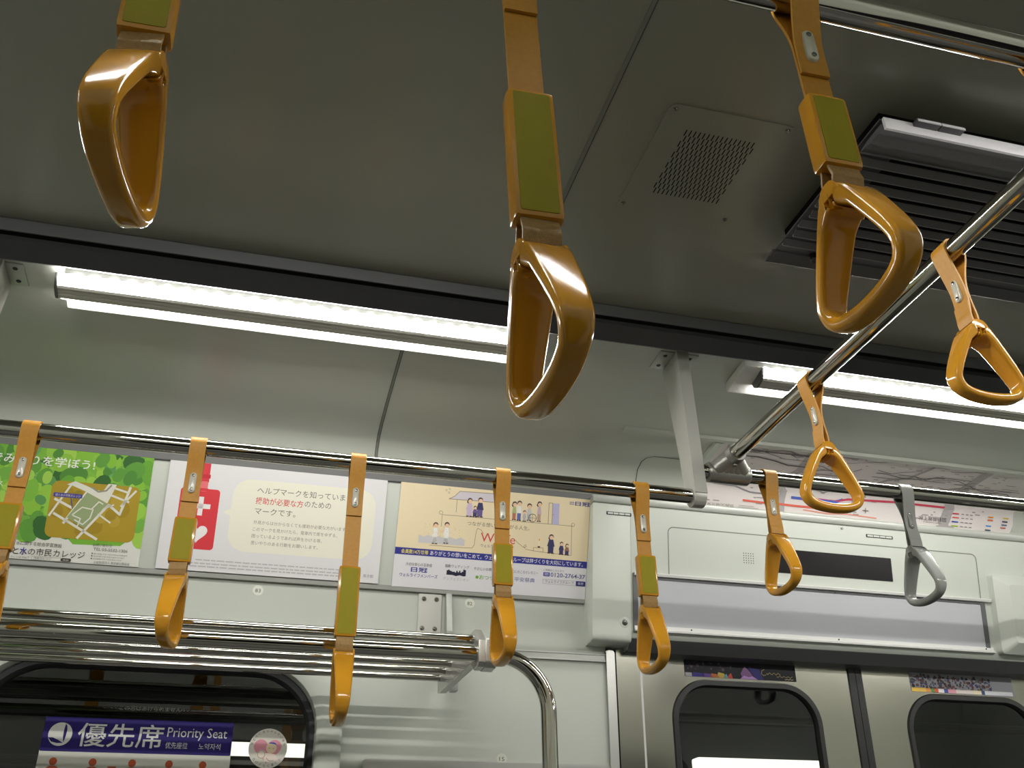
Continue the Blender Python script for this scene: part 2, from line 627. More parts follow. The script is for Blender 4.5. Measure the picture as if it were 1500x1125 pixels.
# strips above and below the posters, above the door header
bm = bmesh.new()
prism(bm, [(2.350, 1.094), (2.3615, 1.0625), (2.374, 1.0625), (2.374, 1.095)], XL, .875)
n_trim += 1
struct(link('trim_%d' % n_trim, bm, M['strip_grey'], origin=(0, 2.36, 1.06)))
bm = bmesh.new()
slab(bm, fp('poster'), [(XL, .2785), (.872, .2785), (.872, .2905), (XL, .2905)], 0, .008)
slab(bm, fp('poster'), [(XL, .2770), (.872, .2770), (.872, .2785), (XL, .2785)], 0, .004)
bmesh.ops.bevel(bm, geom=bm.edges[:], offset=.0012, segments=2, affect='EDGES')
n_trim += 1
struct(link('trim_%d' % n_trim, bm, M['alu_paint'], origin=(0, 2.46, .80)))
bm = bmesh.new()
prism(bm, [(2.333, 1.0665), (2.338, 1.0495), (2.372, 1.0495), (2.372, 1.067)], .87, XR, bev=.0015)
n_trim += 1
struct(link('trim_%d' % n_trim, bm, M['alu_paint'], origin=(1.5, 2.34, 1.05)))


# the two sliding door leaves
def door_leaf(n, s0, s1, w0, w1, wt):
    root = struct(thing('door_%d' % n, ((s0 + s1) / 2, 2.53, -1.1), 'brushed steel sliding door leaf %s' % ('with a dark film poster above its window, beside the pillar' if n == 1 else 'with a colourful crowd sticker above its window'), 'door'))
    bm = bmesh.new()
    slab(bm, fp('door'), [(s0, -.03), (s1, -.03), (s1, 1.75), (s0, 1.75)], 0, -.03, rrect(w0 + .006, w1 - .006, wt + .006, 1.0, .105, 10))
    link('door_panel', bm, M['steel'], root, smooth=25)
    bm = bmesh.new()
    loops = []
    for e, off_ in ((0.0, 0.0), (.003, .006), (.016, .006), (.021, -.003), (.021, -.012)):
        loops.append([bm.verts.new(onp('door', *p, off_)) for p in rrect(w0 + e, w1 - e, wt + e, 1.006 - e, .112 - e * .8, 12)])
    for A, B in zip(loops, loops[1:]):
        for i in range(len(A)):
            j = (i + 1) % len(A)
            bm.faces.new((A[i], A[j], B[j], B[i]))
    link('window_frame', bm, M['rubber'], root, smooth=50)
    bm = bmesh.new()
    vs = [bm.verts.new(onp('door', *p, -.008)) for p in rrect(w0 + .018, w1 - .018, wt + .018, .99, .095, 10)]
    bm.faces.new(vs)
    link('window_glass', bm, M['glass'], root)
    e0, e1 = (s1 - .0215, s1 - .0006) if n == 1 else (s0 + .0006, s0 + .0215)
    bm = bmesh.new()
    slab(bm, fp('door'), [(e0, -.03), (e1, -.03), (e1, 1.75), (e0, 1.75)], -.02, .0045)
    link('edge_seal', bm, M['rubber'], root)
    return root


d1 = door_leaf(1, 1.034, 1.7185, 1.127, 1.5905, .072)
d2 = door_leaf(2, 1.7190, 2.412, 1.868, 2.335, .080)

# near side and the two ends of the car, the tunnel outside
bm = bmesh.new()
prof = [(YM - y, z) for y, z in [(2.37, 1.12), (2.37, 1.066), (2.46, .8045), (2.468, .785), (2.52, -.2), (2.565, -1.1)]]
prism(bm, prof + [(y - .04, z) for y, z in prof[::-1]], XL, XR)
wf = struct(link('wall_front', bm, M['wall'], origin=(0, -.06, 0)))
for x0, x1 in ((-2.4, -1.3), (-.62, .62), (1.05, 2.4)):
    bm = bmesh.new()
    vs = rrect(x0, x1, -.62, .55, .12, 8)
    def yb(z):
        return YM - (2.468 + (.785 - z) * .0541)
    A = [bm.verts.new((s, yb(t) + .004, t)) for s, t in vs]
    bm.faces.new(A)
    struct(link('wall_front_pane', bm, M['screen'], wf))
for nm, x in (('wall_left', XL), ('wall_right', XR)):
    bm = bmesh.new()
    box(bm, x - .05, x, -.2, 2.62, -1.1, 1.3) if nm == 'wall_left' else box(bm, x, x + .05, -.2, 2.62, -1.1, 1.3)
    struct(link(nm, bm, M['wall'], origin=(x, 1.2, -1.1)))
bm = bmesh.new()
box(bm, -6, 8, 3.6, 3.7, -1.6, 3.0)
wt_ = struct(link('wall_tunnel', bm, M['tunnel'], origin=(0, 3.65, -1.5)))
bm = bmesh.new()
for z in (.35, .5, .72, .95):
    tube(bm, [(-6, 3.57, z), (8, 3.57, z)], .018, 8)
struct(link('wall_tunnel_cables', bm, M['cable_grey'], wt_))

for x0, x1, z0, z1, lab in ((-.05, .60, .527, .566, 'lit strip light outside the train, seen through the priority seat window'), (1.66, 2.22, .470, .563, 'lit strip light outside the train, seen through the door windows')):
    bm = bmesh.new()
    box(bm, x0, x1, 3.50, 3.56, z0, z1, bev=.01)
    tag(link('station_light', bm, M['station'], origin=((x0 + x1) / 2, 3.53, z0)), lab, 'light', 'strip lights outside the train')

# ------------------------------------------------------------------ ceiling lights
LAMPS = [(-2.11, -1.05), (-.49, .57), (1.133, 2.19), (2.76, 3.80)]


def lamp(x0, x1, near, label):
    fy = (lambda y: YM - y) if near else (lambda y: y)
    root = thing('ceiling_lamp', ((x0 + x1) / 2, fy(1.85), 1.20), label, 'lamp', 'strip lamps along the car')
    def P(l):
        return [(fy(y), z) for y, z in l]
    cap = P([(1.7797, 1.1995), (1.7912, 1.1777), (1.7977, 1.1718), (1.8052, 1.1699), (1.8151, 1.1668), (1.8262, 1.1658), (1.8336, 1.1696), (1.8435, 1.1880)])
    bm = bmesh.new()
    prism(bm, P([(1.7797, 1.1990), (1.8755, 1.1770), (1.8824, 1.1805), (1.8886, 1.2040), (1.7797, 1.2130)]), x0 - (.055 if x0 > 1 else -.01), x1)
    link('base_plate', bm, M['lamp_plate'], root)
    bm = bmesh.new()
    prism(bm, P([(1.7937, 1.1783), (1.7977, 1.1730), (1.8032, 1.1733), (1.8052, 1.1710), (1.8132, 1.1707), (1.8151, 1.1679), (1.8262, 1.1669), (1.8321, 1.1701), (1.8411, 1.1873), (1.7878, 1.1980)]), x0, x1)
    link('housing', bm, M['lamp_body'], root, smooth=20)
    for a, b in ((x0 - .006, x0), (x1, x1 + .006)):
        bm = bmesh.new()
        prism(bm, cap, a, b)
        link('end_cap', bm, M['lamp_cap'], root)
    bm = bmesh.new()
    n = int((x1 - x0) / .0045)
    rows = []
    for i in range(n + 1):
        x = x0 + (x1 - x0) * i / n
        wv = .0018 * (0.5 + 0.5 * math.cos(2 * math.pi * (x - x0) / .036))  # wavy top edge puts the glow of single LEDs into the shape
        l = [(1.7800 - wv, 1.1983 + wv * .6), (1.7830, 1.1903), (1.7880, 1.1828), (1.7937, 1.1778)]
        rows.append([bm.verts.new((x, fy(y), z)) for y, z in l])
    for A, B in zip(rows, rows[1:]):
        for k in range(3):
            bm.faces.new((A[k], A[k + 1], B[k + 1], B[k]))
    link('front_light_strip', bm, M['lamp_light'], root, smooth=60)
    bm = bmesh.new()
    a = [bm.verts.new((x, fy(y), z)) for x, y, z in ((x0 + .004, 1.8324, 1.1700), (x1 - .004, 1.8324, 1.1700), (x1 - .004, 1.8413, 1.1864), (x0 + .004, 1.8413, 1.1864))]
    bm.faces.new(a)
    link('rear_light_strip', bm, M['lamp_soft'], root)


names = ['long strip lamp on the far side, lit, left of the picture edge', 'long lit strip lamp over the posters, left of the hanger bracket', 'lit strip lamp over the route map, right of the hanger bracket', 'long lit strip lamp on the far side past the route map']
for (x0, x1), nm in zip(LAMPS, names):
    lamp(x0, x1, False, nm)
names = ['lit strip lamp above the camera side, near the left end wall', 'lit strip lamp above the camera side, straight over the camera', 'lit strip lamp above the camera side, opposite the doors', 'lit strip lamp above the camera side, near the right end wall']
for (x0, x1), nm in zip(LAMPS, names):
    lamp(x0, x1, True, nm)

# ------------------------------------------------------------------ hand rails, hangers, tee fittings
RR = .0168
Y1, Z1, ZS, ZX = 1.788, .90, .836, .9285
YN, XC = .554, .995


def rail(pts, label, r=RR):
    bm = bmesh.new()
    tube(bm, pts, r, 32)
    o = link('handrail', bm, M['chrome'], origin=pts[0], smooth=60)
    tag(o, label, 'handrail', 'steel hand rails under the ceiling')
    return o


rail([(-2.2, Y1, ZS), (.8972, Y1, ZS)], 'polished steel hand rail in front of the posters')
rail([(.9268, Y1, Z1), (3.6, Y1, Z1)], 'polished steel hand rail in front of the route map')
rail([(-2.2, YN, ZS), (.8972, YN, ZS)], 'thick polished steel hand rail crossing the top right corner')
rail([(.9268, YN, Z1), (3.6, YN, Z1)], 'polished steel hand rail on the camera side, opposite the doors')
rail([(XC, YN + .03, ZX), (XC, Y1 - .03, ZX)], 'slanting cross rail joining the map side rail to the near rail', .0168)


def tee(x, y, sgn, label):
    bm = bmesh.new()
    tube(bm, [(x - .052, y, Z1), (x - .048, y, Z1), (x + .048, y, Z1), (x + .052, y, Z1)], [.0205, .0235, .0235, .0205], 28)
    o = Vector((x, y, ZX))
    tube(bm, [o + Vector((0, sgn * -.006, 0)), o + Vector((0, sgn * .052, 0)), o + Vector((0, sgn * .062, 0))], [.0215, .0235, .0208], 28)
    c = Vector((x, y, Z1))
    for dx in (-.034, -.017, 0, .017, .034):
        tube(bm, [c + Vector((dx, sgn * .010, .004)), o + Vector((0, sgn * .036, 0))], [.018, .0215], 20)
    tube(bm, [c + Vector((0, 0, .004)), o + Vector((0, sgn * .010, 0))], [.0225, .0205], 24)
    tube(bm, [o + Vector((0, sgn * .040, -.0215)), o + Vector((0, sgn * .040, -.026))], .005, 10)
    tag(link('rail_tee_fitting', bm, M['cast'], origin=(x, y, Z1)), label, 'fitting', 'cast rail fittings')


tee(XC, Y1, -1, 'grey cast tee fitting joining the slanting cross rail to the rail below the map')
tee(XC, YN, 1, 'grey cast tee fitting joining the cross rail to the near rail')


def hanger(x, near, label):
    """flat bar from the cove down to the rail; foot plates on both sides"""
    root = thing('rail_hanger', (x, YN if near else Y1, 1.2), label, 'bracket', 'rail hangers')
    fy = (lambda y: YN + Y1 - y) if near else (lambda y: y)
    bm = bmesh.new()
    prof = [(1.772, 1.2150)]
    prof += [(1.7645, .836)]
    for k in range(9):
        a = math.pi + math.pi * k / 8
        prof.append((Y1 + .001 + .0255 * math.cos(a), .836 + .0255 * math.sin(a)))
    prof += [(1.824, .95), (1.868, 1.2035)]
    prism(bm, [(fy(y), z) for y, z in prof], x - .0145, x + .0145, bev=.0022)
    link('bar', bm, M['hanger'], root, smooth=30)
    for sd in (-1, 1):
        bm = bmesh.new()
        a = [(1.787, 1.2105), (1.862, 1.2075), (1.862, 1.2115), (1.787, 1.2150)]
        x0, x1 = (x - .05, x - .0148) if sd < 0 else (x + .0148, x + .05)
        prism(bm, [(fy(y), z) for y, z in a], x0, x1, bev=.001)
        f = link('foot_plate', bm, M['alu_paint'], root)
        for y in (1.803, 1.846):
            z = 1.2108 - (y - 1.787) * .04
            bm = bmesh.new()
            tube(bm, [((x0 + x1) / 2, fy(y), z + .001), ((x0 + x1) / 2, fy(y), z - .0016)], [.0062, .0045], 14)
            link('screw', bm, M['screw_dark'], f)


hanger(.912, False, 'silver flat hanger bar holding both rails between the two lamps')
hanger(.912, True, 'silver flat hanger bar on the camera side opposite the doors')
hanger(-.612, False, 'silver flat hanger bar cut by the left picture edge')


# ------------------------------------------------------------------ strap handles
def ribbon(bm, path, wd, th):
    """(y,z) path, width along x, thickness th"""
    P = [Vector(p) for p in path]
    n = len(P)
    prev = None
    for i, p in enumerate(P):
        d = (P[min(i + 1, n - 1)] - P[max(i - 1, 0)]).normalized()
        q = Vector((-d.y, d.x)) * th / 2
        c = [(-wd / 2, *(p + q)), (wd / 2, *(p + q)), (wd / 2, *(p - q)), (-wd / 2, *(p - q))]
        ring = [bm.verts.new(v) for v in c]
        if prev:
            for k in range(4):
                bm.faces.new((prev[k], prev[(k + 1) % 4], ring[(k + 1) % 4], ring[k]))
        else:
            bm.faces.new(ring)
        prev = ring
    bm.faces.new(prev[::-1])


HALF = [(0, 0), (.011, -.0005), (.0185, -.006), (.027, -.019), (.0365, -.036), (.046, -.054), (.0545, -.0715), (.0600, -.086), (.0612, -.0965), (.0580, -.1085), (.0500, -.1180), (.036, -.1245), (.018, -.1280), (0, -.129)]
RING_W = ((0, .0390), (.03, .0345), (.06, .0305), (.10, .0255), (.115, .0225), (.1295, .0210))


def ring_mesh(z0):
    """rounded triangular grip in the local YZ plane, apex at z0, two lugs around the webbing"""
    half = smooth_path(HALF, 4)
    pts = [Vector((p.x, p.y)) for p in half]
    outl = pts + [Vector((-p.x, p.y)) for p in pts[-2:0:-1]]
    n = len(outl)
    bm = bmesh.new()
    rings = []
    for i in range(n):
        p = outl[i]
        d = (outl[(i + 1) % n] - outl[i - 1]).normalized()
        nrm = Vector((d.y, -d.x))          # outward? fixed below
        if nrm.dot(p - Vector((0, -.077))) < 0:
            nrm = -nrm
        v = -p.y
        wd = .0210
        for (a, wa), (b, wb_) in zip(RING_W, RING_W[1:]):
            if a <= v <= b + 1e-6:
                wd = wa + (wb_ - wa) * (v - a) / (b - a)
        th = .0130 + .0095 * max(0, 1 - v / .022) + .002 * max(0, (v - .1) / .03)
        r = .0040 + .0018 * min(1, max(0, (v - .06) / .06))
        sec = []
        for cx, cy, a0 in ((wd / 2 - r, -r, 0), (-wd / 2 + r, -r, 90), (-wd / 2 + r, -th + r, 180), (wd / 2 - r, -th + r, 270)):
            for k in range(4):
                a = math.radians(a0 + 90 * k / 3)
                sec.append((cx + r * math.cos(a), cy + r * math.sin(a)))
        rings.append([bm.verts.new((s[0], p.x + nrm.x * s[1], z0 + p.y + nrm.y * s[1])) for s in sec])
    for i in range(n):
        a, b = rings[i], rings[(i + 1) % n]
        m = len(a)
        for k in range(m):
            bm.faces.new((a[k], a[(k + 1) % m], b[(k + 1) % m], b[k]))
    for s in (-1, 1):
        x0, x1 = s * .0160, s * .0193
        outline = [(-.0165, -.0090), (-.0128, -.0010), (-.0098, .0038), (-.0060, .0064), (0, .0072), (.0060, .0064), (.0098, .0038), (.0128, -.0010), (.0165, -.0090)]
        prism(bm, [(y, z0 + z) for y, z in outline], x0, x1, bev=.0010)
    disc_x(bm, (0, z0 + .0045), .0036, -.017, .017, 12)
    return bm


STRAP_MESH = {}


def strap_parts(kind, grey=False):
    """local coordinates: rail along X through the origin, flap on the -Y side"""
    key = (kind, grey)
    if key in STRAP_MESH:
        return STRAP_MESH[key]
    belt_m = M['grey_belt'] if grey else M['belt']
    ring_m = M['grey_plastic'] if grey else M['orange']
    R = RR + .0019
    cov = {'A': (-.150, -.238), 'B': (-.222, -.358), 'C': None}[kind]
    ring_z = {'A': -.264, 'B': -.386, 'C': -.143}[kind]
    parts = []
    # belt over the rail
    top = [(R * math.sin(a), R * math.cos(a)) for a in [math.radians(q) for q in (100, 75, 50, 25, 0, -25, -50, -75, -100)]]
    if cov:
        back = [(.0012, cov[0] - .02), (.0012, -.14), (.0014, -.10), (.0022, -.072), (.0075, -.045), (.0150, -.020)]
        front = [(-.0150, -.020), (-.0085, -.045), (-.0032, -.072), (-.0024, -.095), (-.0024, -.116)]
    else:
        back = [(.0045, ring_z + .008), (.0052, ring_z + .016), (.0040, ring_z + .028), (.0016, -.095), (.0016, -.070), (.0070, -.045), (.0150, -.020)]
        front = [(-.0150, -.020), (-.0085, -.045), (-.0030, -.070), (-.0022, -.095), (-.0040, -.112), (-.0058, ring_z + .018), (-.0048, ring_z + .006)]
    bm = bmesh.new()
    path = smooth_path(back + top + front, 4)
    ribbon(bm, path, .031, .0030)
    parts.append(('belt', bm, belt_m, 30, None))
    if not cov:
        bm = bmesh.new()
        ribbon(bm, [(-.0052, -.100), (-.0056, -.1105), (-.0060, -.1185)], .0312, .0012)
        parts.append(('belt_flap', bm, belt_m, 30, None))
    # rivet plate with two screws
    yp = -.0052 if cov else -.0050
    zc = -.078 if cov else -.072
    bm = bmesh.new()
    outl = rrect(-.0068, .0068, zc - .0215, zc + .0215, .0067, 6)
    a = [bm.verts.new((x, yp + .0026, z)) for x, z in outl]
    b = [bm.verts.new((x * .96, yp - .0012, zc + (z - zc) * .98)) for x, z in outl]
    c = [bm.verts.new((x * .78, yp - .0026, zc + (z - zc) * .93)) for x, z in outl]
    for A, B in ((a, b), (b, c)):
        for i in range(len(A)):
            j = (i + 1) % len(A)
            bm.faces.new((A[i], A[j], B[j], B[i]))
    bm.faces.new(c)
    parts.append(('rivet_plate', bm, M['grey_belt'] if grey else M['ivory'], 60, None))
    for dz in (.0145, -.0145):
        bm = bmesh.new()
        tube(bm, [(0, yp - .0018, zc + dz), (0, yp - .0036, zc + dz), (0, yp - .0040, zc + dz)], [.0030, .0027, .0012], 12)
        parts.append(('screw', bm, M['screw'], 50, 'rivet_plate'))
    if cov:
        # plastic sleeve with an olive label on its face
        zt, zb = cov
        bm = bmesh.new()
        box(bm, -.0205, .0205, -.0105, .0105, zb, zt, bev=.0042)
        parts.append(('sleeve', bm, M['orange'], 40, None))
        bm = bmesh.new()
        outl = rrect(-.0160, .0160, zb + .0045, zt - .0045, .002, 3)
        A = [bm.verts.new((x, -.0104, z)) for x, z in outl]
        B = [bm.verts.new((x, -.0111, z)) for x, z in outl]
        for i in range(len(A)):
            j = (i + 1) % len(A)
            bm.faces.new((A[i], A[j], B[j], B[i]))
        bm.faces.new(B)
        parts.append(('label', bm, M['olive'], 30, 'sleeve'))
        bm = bmesh.new()
        z0 = ring_z
        ribbon(bm, smooth_path([(-.0045, zb + .006), (-.0062, zb - .004), (-.0088, zb - .013), (-.0080, z0 + .010), (-.0050, z0 + .001), (0, z0 - .001), (.0050, z0 + .001), (.0080, z0 + .010), (.0085, zb - .013), (.0062, zb - .004), (.0045, zb + .006)], 3), .0315, .0024)
        parts.append(('webbing_loop', bm, M['webbing'], 40, None))
    parts.append(('grip_ring', ring_mesh(ring_z), ring_m, 50, None))
    res = []
    for nm, bm, m, sm, par in parts:
        bmesh.ops.recalc_face_normals(bm, faces=bm.faces)
        me = bpy.data.meshes.new(nm)
        bm.to_mesh(me)
        bm.free()
        me.materials.append(m)
        for p in me.polygons:
            p.use_smooth = True
        me.set_sharp_from_angle(angle=math.radians(sm))
        res.append((nm, me, par))
    STRAP_MESH[key] = res
    return res


def strap(kind, loc, label, group, grey=False, rot=0.0, tilt=(0.0, 0.0), twist=0.0):
    root = bpy.data.objects.new('strap_handle', None)
    root.empty_display_size = .05
    COL.objects.link(root)
    root.location = (loc[0], loc[1], loc[2] + H)
    root.rotation_euler = (math.radians(tilt[0]), math.radians(tilt[1]), math.radians(rot))
    root['_o'] = list(loc)
    tag(root, label, 'strap handle', group)
    made = {}
    for nm, me, par in strap_parts(kind, grey):
        o = bpy.data.objects.new(nm, me)
        COL.objects.link(o)
        o.parent = made[par] if par else root
        made.setdefault(nm, o)
        if twist and nm in ('grip_ring', 'webbing_loop'):
            o.rotation_euler = (0, 0, math.radians(twist * (1.0 if nm == 'grip_ring' else .6)))
    return root


gA = 'orange straps on the rail before the posters'
strap('A', (-.462, Y1, ZS), 'orange strap handle before the green poster, its grip cut by the left edge', gA, twist=-4)
strap('A', (-.157, Y1, ZS), 'orange strap handle hanging before the red tag of the help mark poster', gA, twist=-7)
strap('B', (.157, Y1, ZS), 'longest orange strap on the poster rail, over the right side of the white poster', gA)
strap('A', (.462, Y1, ZS), 'orange strap handle hanging before the beige poster', gA)
strap('A', (.775, Y1, ZS), 'orange strap handle before the left end of the door header', gA)
gD = 'short straps on the rail before the route map'
strap('C', (1.097, Y1, Z1), 'short orange strap handle hanging before the dark display of the door header', gD)
strap('C', (1.455, Y1, Z1), 'grey strap handle below the route map', gD, grey=True)
strap('C', (1.825, Y1, Z1), 'grey strap handle just touching the right edge beside the route map', gD, grey=True)
gN = 'orange straps on the near rail'
strap('A', (-.148, YN, ZS), 'large orange strap handle at the top left, in front of the ceiling', gN, tilt=(0, -2.2), twist=-9)
strap('B', (.159, YN, ZS), 'large orange strap with long olive sleeve, before the lit strip lamp', gN, tilt=(0, -2.3), twist=3)
strap('A', (.460, YN, ZS), 'large orange strap handle in front of the louvred air vent', gN, tilt=(0, -1.0))
strap('A', (.768, YN, ZS), 'orange strap on the near rail, almost hidden at the top right corner', gN)
gX = 'short orange straps on the slanting cross rail'
strap('C', (XC, 1.412, ZX), 'short orange strap on the cross rail, grip before the route map', gX, rot=-90)
strap('C', (XC, .988, ZX), 'short orange strap on the cross rail, at the right edge over the lamp', gX, rot=-90)

# ------------------------------------------------------------------ ceiling fittings
ZC = 1.25
sp = thing('ceiling_speaker_panel', (.71, 1.21, ZC), 'thin square ceiling panel with a grid of small slots and four screws', 'ceiling panel')
bm = bmesh.new()
slab(bm, lambda s, t, off: Vector((s, t, ZC - off)), rrect(.589, .832, 1.073, 1.353, .012, 5), 0, .0022)
bmesh.ops.bevel(bm, geom=[e for e in bm.edges if abs(e.verts[0].co.z - e.verts[1].co.z) < 1e-5 and e.verts[0].co.z < ZC - .001], offset=.001, segments=2, affect='EDGES')
link('plate', bm, M['ceiling'], sp)
bm = bmesh.new()
for r in range(12):
    for c in range(16):
        x = .643 + c * (.7765 - .643) / 15 + (.0045 if r % 2 else 0)
        y = 1.133 + r * (1.290 - 1.133) / 11
        x -= .0022
        outl = rrect(x - .0011, x + .0011, y - .0078, y + .0078, .001, 2)
        bm.faces.new([bm.verts.new((p[0], p[1], ZC - .0024)) for p in outl])
link('slot_grid', bm, M['slot'], sp)
for x, y in ((.6005, 1.084), (.8185, 1.083), (.5995, 1.3405), (.8176, 1.338)):
    bm = bmesh.new()
    tube(bm, [(x, y, ZC), (x, y, ZC - .0030), (x, y, ZC - .0052)], [.0052, .0048, .0022], 14)
    o = link('screw', bm, M['screw'], sp)

ZV = 1.198


def vy(y):
    return .976 + (y - 1.0185) * .9584


av = thing('ceiling_air_vent', (1.6, 1.19, ZC), 'wide dark louvred air vent with a white front edge under the ceiling', 'air vent')
vx0, vx1 = .925, 2.6
bm = bmesh.new()
box(bm, vx0, vx1, vy(1.018), vy(1.435), ZV - .0030, ZV, mi=0)
box(bm, vx0 + .03, vx1, vy(1.05), vy(1.40), ZV, ZC, mi=1)
box(bm, vx0 + .075, vx1 - .07, vy(1.085), vy(1.385), ZV - .0036, ZV - .0028, mi=1)
link('backing_plate', bm, [M['louvre'], M['slot']], av)
bm = bmesh.new()
prism(bm, [(vy(y), z) for y, z in [(1.0125, ZV), (1.0125, ZV - .0255), (1.0160, ZV - .0265), (1.0185, ZV - .0245), (1.0185, ZV)]], vx0 + .004, vx1)
link('front_flange', bm, M['flange'], av)
# wide first louvre with a hooked end, then the row of slats
bm = bmesh.new()
prism(bm, [(vy(y), z) for y, z in [(1.0185, ZV - .0250), (1.034, ZV - .0225), (1.052, ZV - .0225), (1.083, ZV - .0175), (1.085, ZV - .0205), (1.087, ZV - .0170), (1.060, ZV - .012), (1.0185, ZV - .012)]], vx0, vx1)
link('slat', bm, M['louvre'], av, smooth=20)
NS = 9
for k in range(NS):
    y = 1.112 + k * .0325
    dz = 0.0 if k < 5 else -.0006 * (k - 5)
    bm = bmesh.new()
    zb = ZV - .0205 + .0010 * k
    x0 = vx0 + (.006 if k % 2 else 0)
    prism(bm, [(vy(y), z) for y, z in [(y, zb), (y, zb + .0016), (y - .0135, zb + .0072), (y - .0140, zb + .0058)]], x0, vx1)
    sl = link('slat', bm, M['louvre'], av, smooth=20)
    bm = bmesh.new()
    prism(bm, [(vy(y), z) for y, z in [(y, zb - .0006), (y + .0022, zb - .0006), (y + .0022, zb + .0042), (y, zb + .0042)]], x0, vx1)
    link('slat_edge_highlight', bm, M['slat_tip_highlight'], sl, smooth=20)  # painted highlight along the slat's lower edge
bm = bmesh.new()
prism(bm, [(vy(y), z) for y, z in [(1.404, ZV - .0060), (1.418, ZV - .0085), (1.420, ZV - .0045), (1.438, ZV - .0075), (1.440, ZV - .0065), (1.440, ZV), (1.404, ZV)]], vx0 - .004, vx1)
link('rear_flange', bm, M['louvre'], av, smooth=20)
bm = bmesh.new()
tube(bm, [(1.010, vy(1.398), ZV), (1.010, vy(1.398), ZV - .016), (1.010, vy(1.398), ZV - .019)], [.0085, .0085, .006], 18)
link('knob', bm, M['rubber'], av)
bm = bmesh.new()
box(bm, .986, 1.032, .957, .971, ZV - .0085, ZV, bev=.001, mi=0)
box(bm, 1.034, 1.080, .957, .971, ZV - .0085, ZV, bev=.001, mi=0)
box(bm, .986, 1.032, .9558, .9572, ZV - .0088, ZV - .0035, mi=1)
box(bm, 1.034, 1.080, .9558, .9572, ZV - .0088, ZV - .0035, mi=1)
link('latch', bm, [M['louvre'], M['flange']], av)

# ------------------------------------------------------------------ luggage rack and pole
rk = thing('luggage_rack', (-.5, 2.2, .5), 'steel tube luggage rack above the priority seat window', 'luggage rack')
XE = .447
bm = bmesh.new()
tube(bm, [(-1.5, 1.94, .5005), (XE, 1.94, .5005)], .0168, 28)
link('front_tube', bm, M['chrome'], rk, smooth=60)
for y, z, r in ((1.965, .5365, .0095), (2.06, .540, .0088), (2.13, .541, .0088), (2.20, .5425, .0088), (2.267, .5415, .0088), (2.335, .5395, .0088)):
    bm = bmesh.new()
    tube(bm, [(-1.5, y, z), (XE, y, z)], r, 18)
    link('rod', bm, M['chrome'], rk, smooth=60)
bm = bmesh.new()
prism(bm, [(1.913, .523), (1.913, .478), (1.924, .470), (1.958, .470), (1.990, .492), (2.335, .503), (2.362, .508), (2.362, .545), (2.30, .558), (2.05, .556), (1.985, .556), (1.956, .556)], XE - .004, XE + .012, bev=.0015)
link('end_bracket', bm, M['alu'], rk, smooth=30)
bm = bmesh.new()
prism(bm, [(1.910, .524), (1.910, .478), (1.922, .468), (1.958, .468), (1.966, .478), (1.966, .524), (1.956, .534), (1.920, .534)], XE + .010, XE + .034, bev=.0022)
link('tube_clamp', bm, M['alu'], rk, smooth=30)
bm = bmesh.new()
tube(bm, [(XE + .022, 1.9165, .512), (XE + .022, 1.9085, .512)], .0035, 10)
link('screw', bm, M['screw'], rk)
wp_off = .006
bm = bmesh.new()
slab(bm, fp('wall'), rrect(.404, .468, -.004, .135, .004, 3), .0004, wp_off)
bmesh.ops.bevel(bm, geom=bm.edges[:], offset=.001, segments=1, affect='EDGES')
mp = link('wall_bracket', bm, M['hanger'], rk)
for s, t in ((.419, .011), (.453, .011), (.417, .089), (.451, .089)):
    bm = bmesh.new()
    tube(bm, [onp('wall', s, t, wp_off), onp('wall', s, t, wp_off + .0025), onp('wall', s, t, wp_off + .0048)], [.0068, .0058, .0025], 16)
    link('screw', bm, M['chrome'], mp)
bm = bmesh.new()
a0 = [onp('wall', 0, t, o) for t, o in ((-.004, .0005), (-.004, .022), (.10, .040), (.20, .135), (.265, .135), (.265, .10), (.215, .03), (.215, .0005))]
prism(bm, [(p.y, p.z) for p in a0], .4765, .492, bev=.001)
link('wall_bracket_web', bm, M['alu_paint'], rk)

bm = bmesh.new()
pts = [(XE + .03, 1.938, .500), (.487, 1.938, .500)]
for k in range(1, 13):
    a = math.radians(90 - 90 * k / 12)
    pts.append((.487 + .110 * math.cos(a), 1.938, .390 + .110 * math.sin(a)))
pts += [(.597, 1.938, .30), (.597, 1.938, -.1), (.597, 1.938, -1.1)]
tube(bm, pts, .0164, 24)
tag(link('grab_pole', bm, M['chrome'], origin=(.597, 1.938, -1.1), smooth=60), 'bent steel grab pole curving down from the luggage rack end', 'pole')

# ------------------------------------------------------------------ door header
hd = thing('door_header', (1.6, 2.4, .67), 'pale grey casing over the sliding doors with access hatch and display', 'door casing')
hy0 = (2.345, 1.05)
hb = onp('header', 0, .349)
bm = bmesh.new()
prism(bm, [hy0, (hb.y, hb.z), (2.418, .690), (2.45, .6650), (2.53, .6650), (2.53, 1.05)], .985, XR)
link('casing', bm, M['header'], hd, smooth=25)
bm = bmesh.new()
pc = onp('header', 0, .366)
prism(bm, [hy0, (pc.y, pc.z), (pc.y + .006, .6775), (pc.y + .02, .6745), (2.53, .6745), (2.53, 1.05)], .8715, .9865, bev=.006)
ec = link('end_cap', bm, M['header'], hd, smooth=50)
bm = bmesh.new()
pts3 = [onp('header', .9650, .3285, o) for o in (0, .0012, .0012, -.001)]
tube(bm, pts3[:2], [.0145, .0125], 24)
bm2 = bm
link('lock_ring', bm2, M['header'], ec)
bm = bmesh.new()
tube(bm, [onp('header', .9650, .3285, .001), onp('header', .9650, .3285, .0028), onp('header', .9650, .3285, .0042)], [.0085, .0075, .0035], 16)
link('lock', bm, M['screw'], ec)
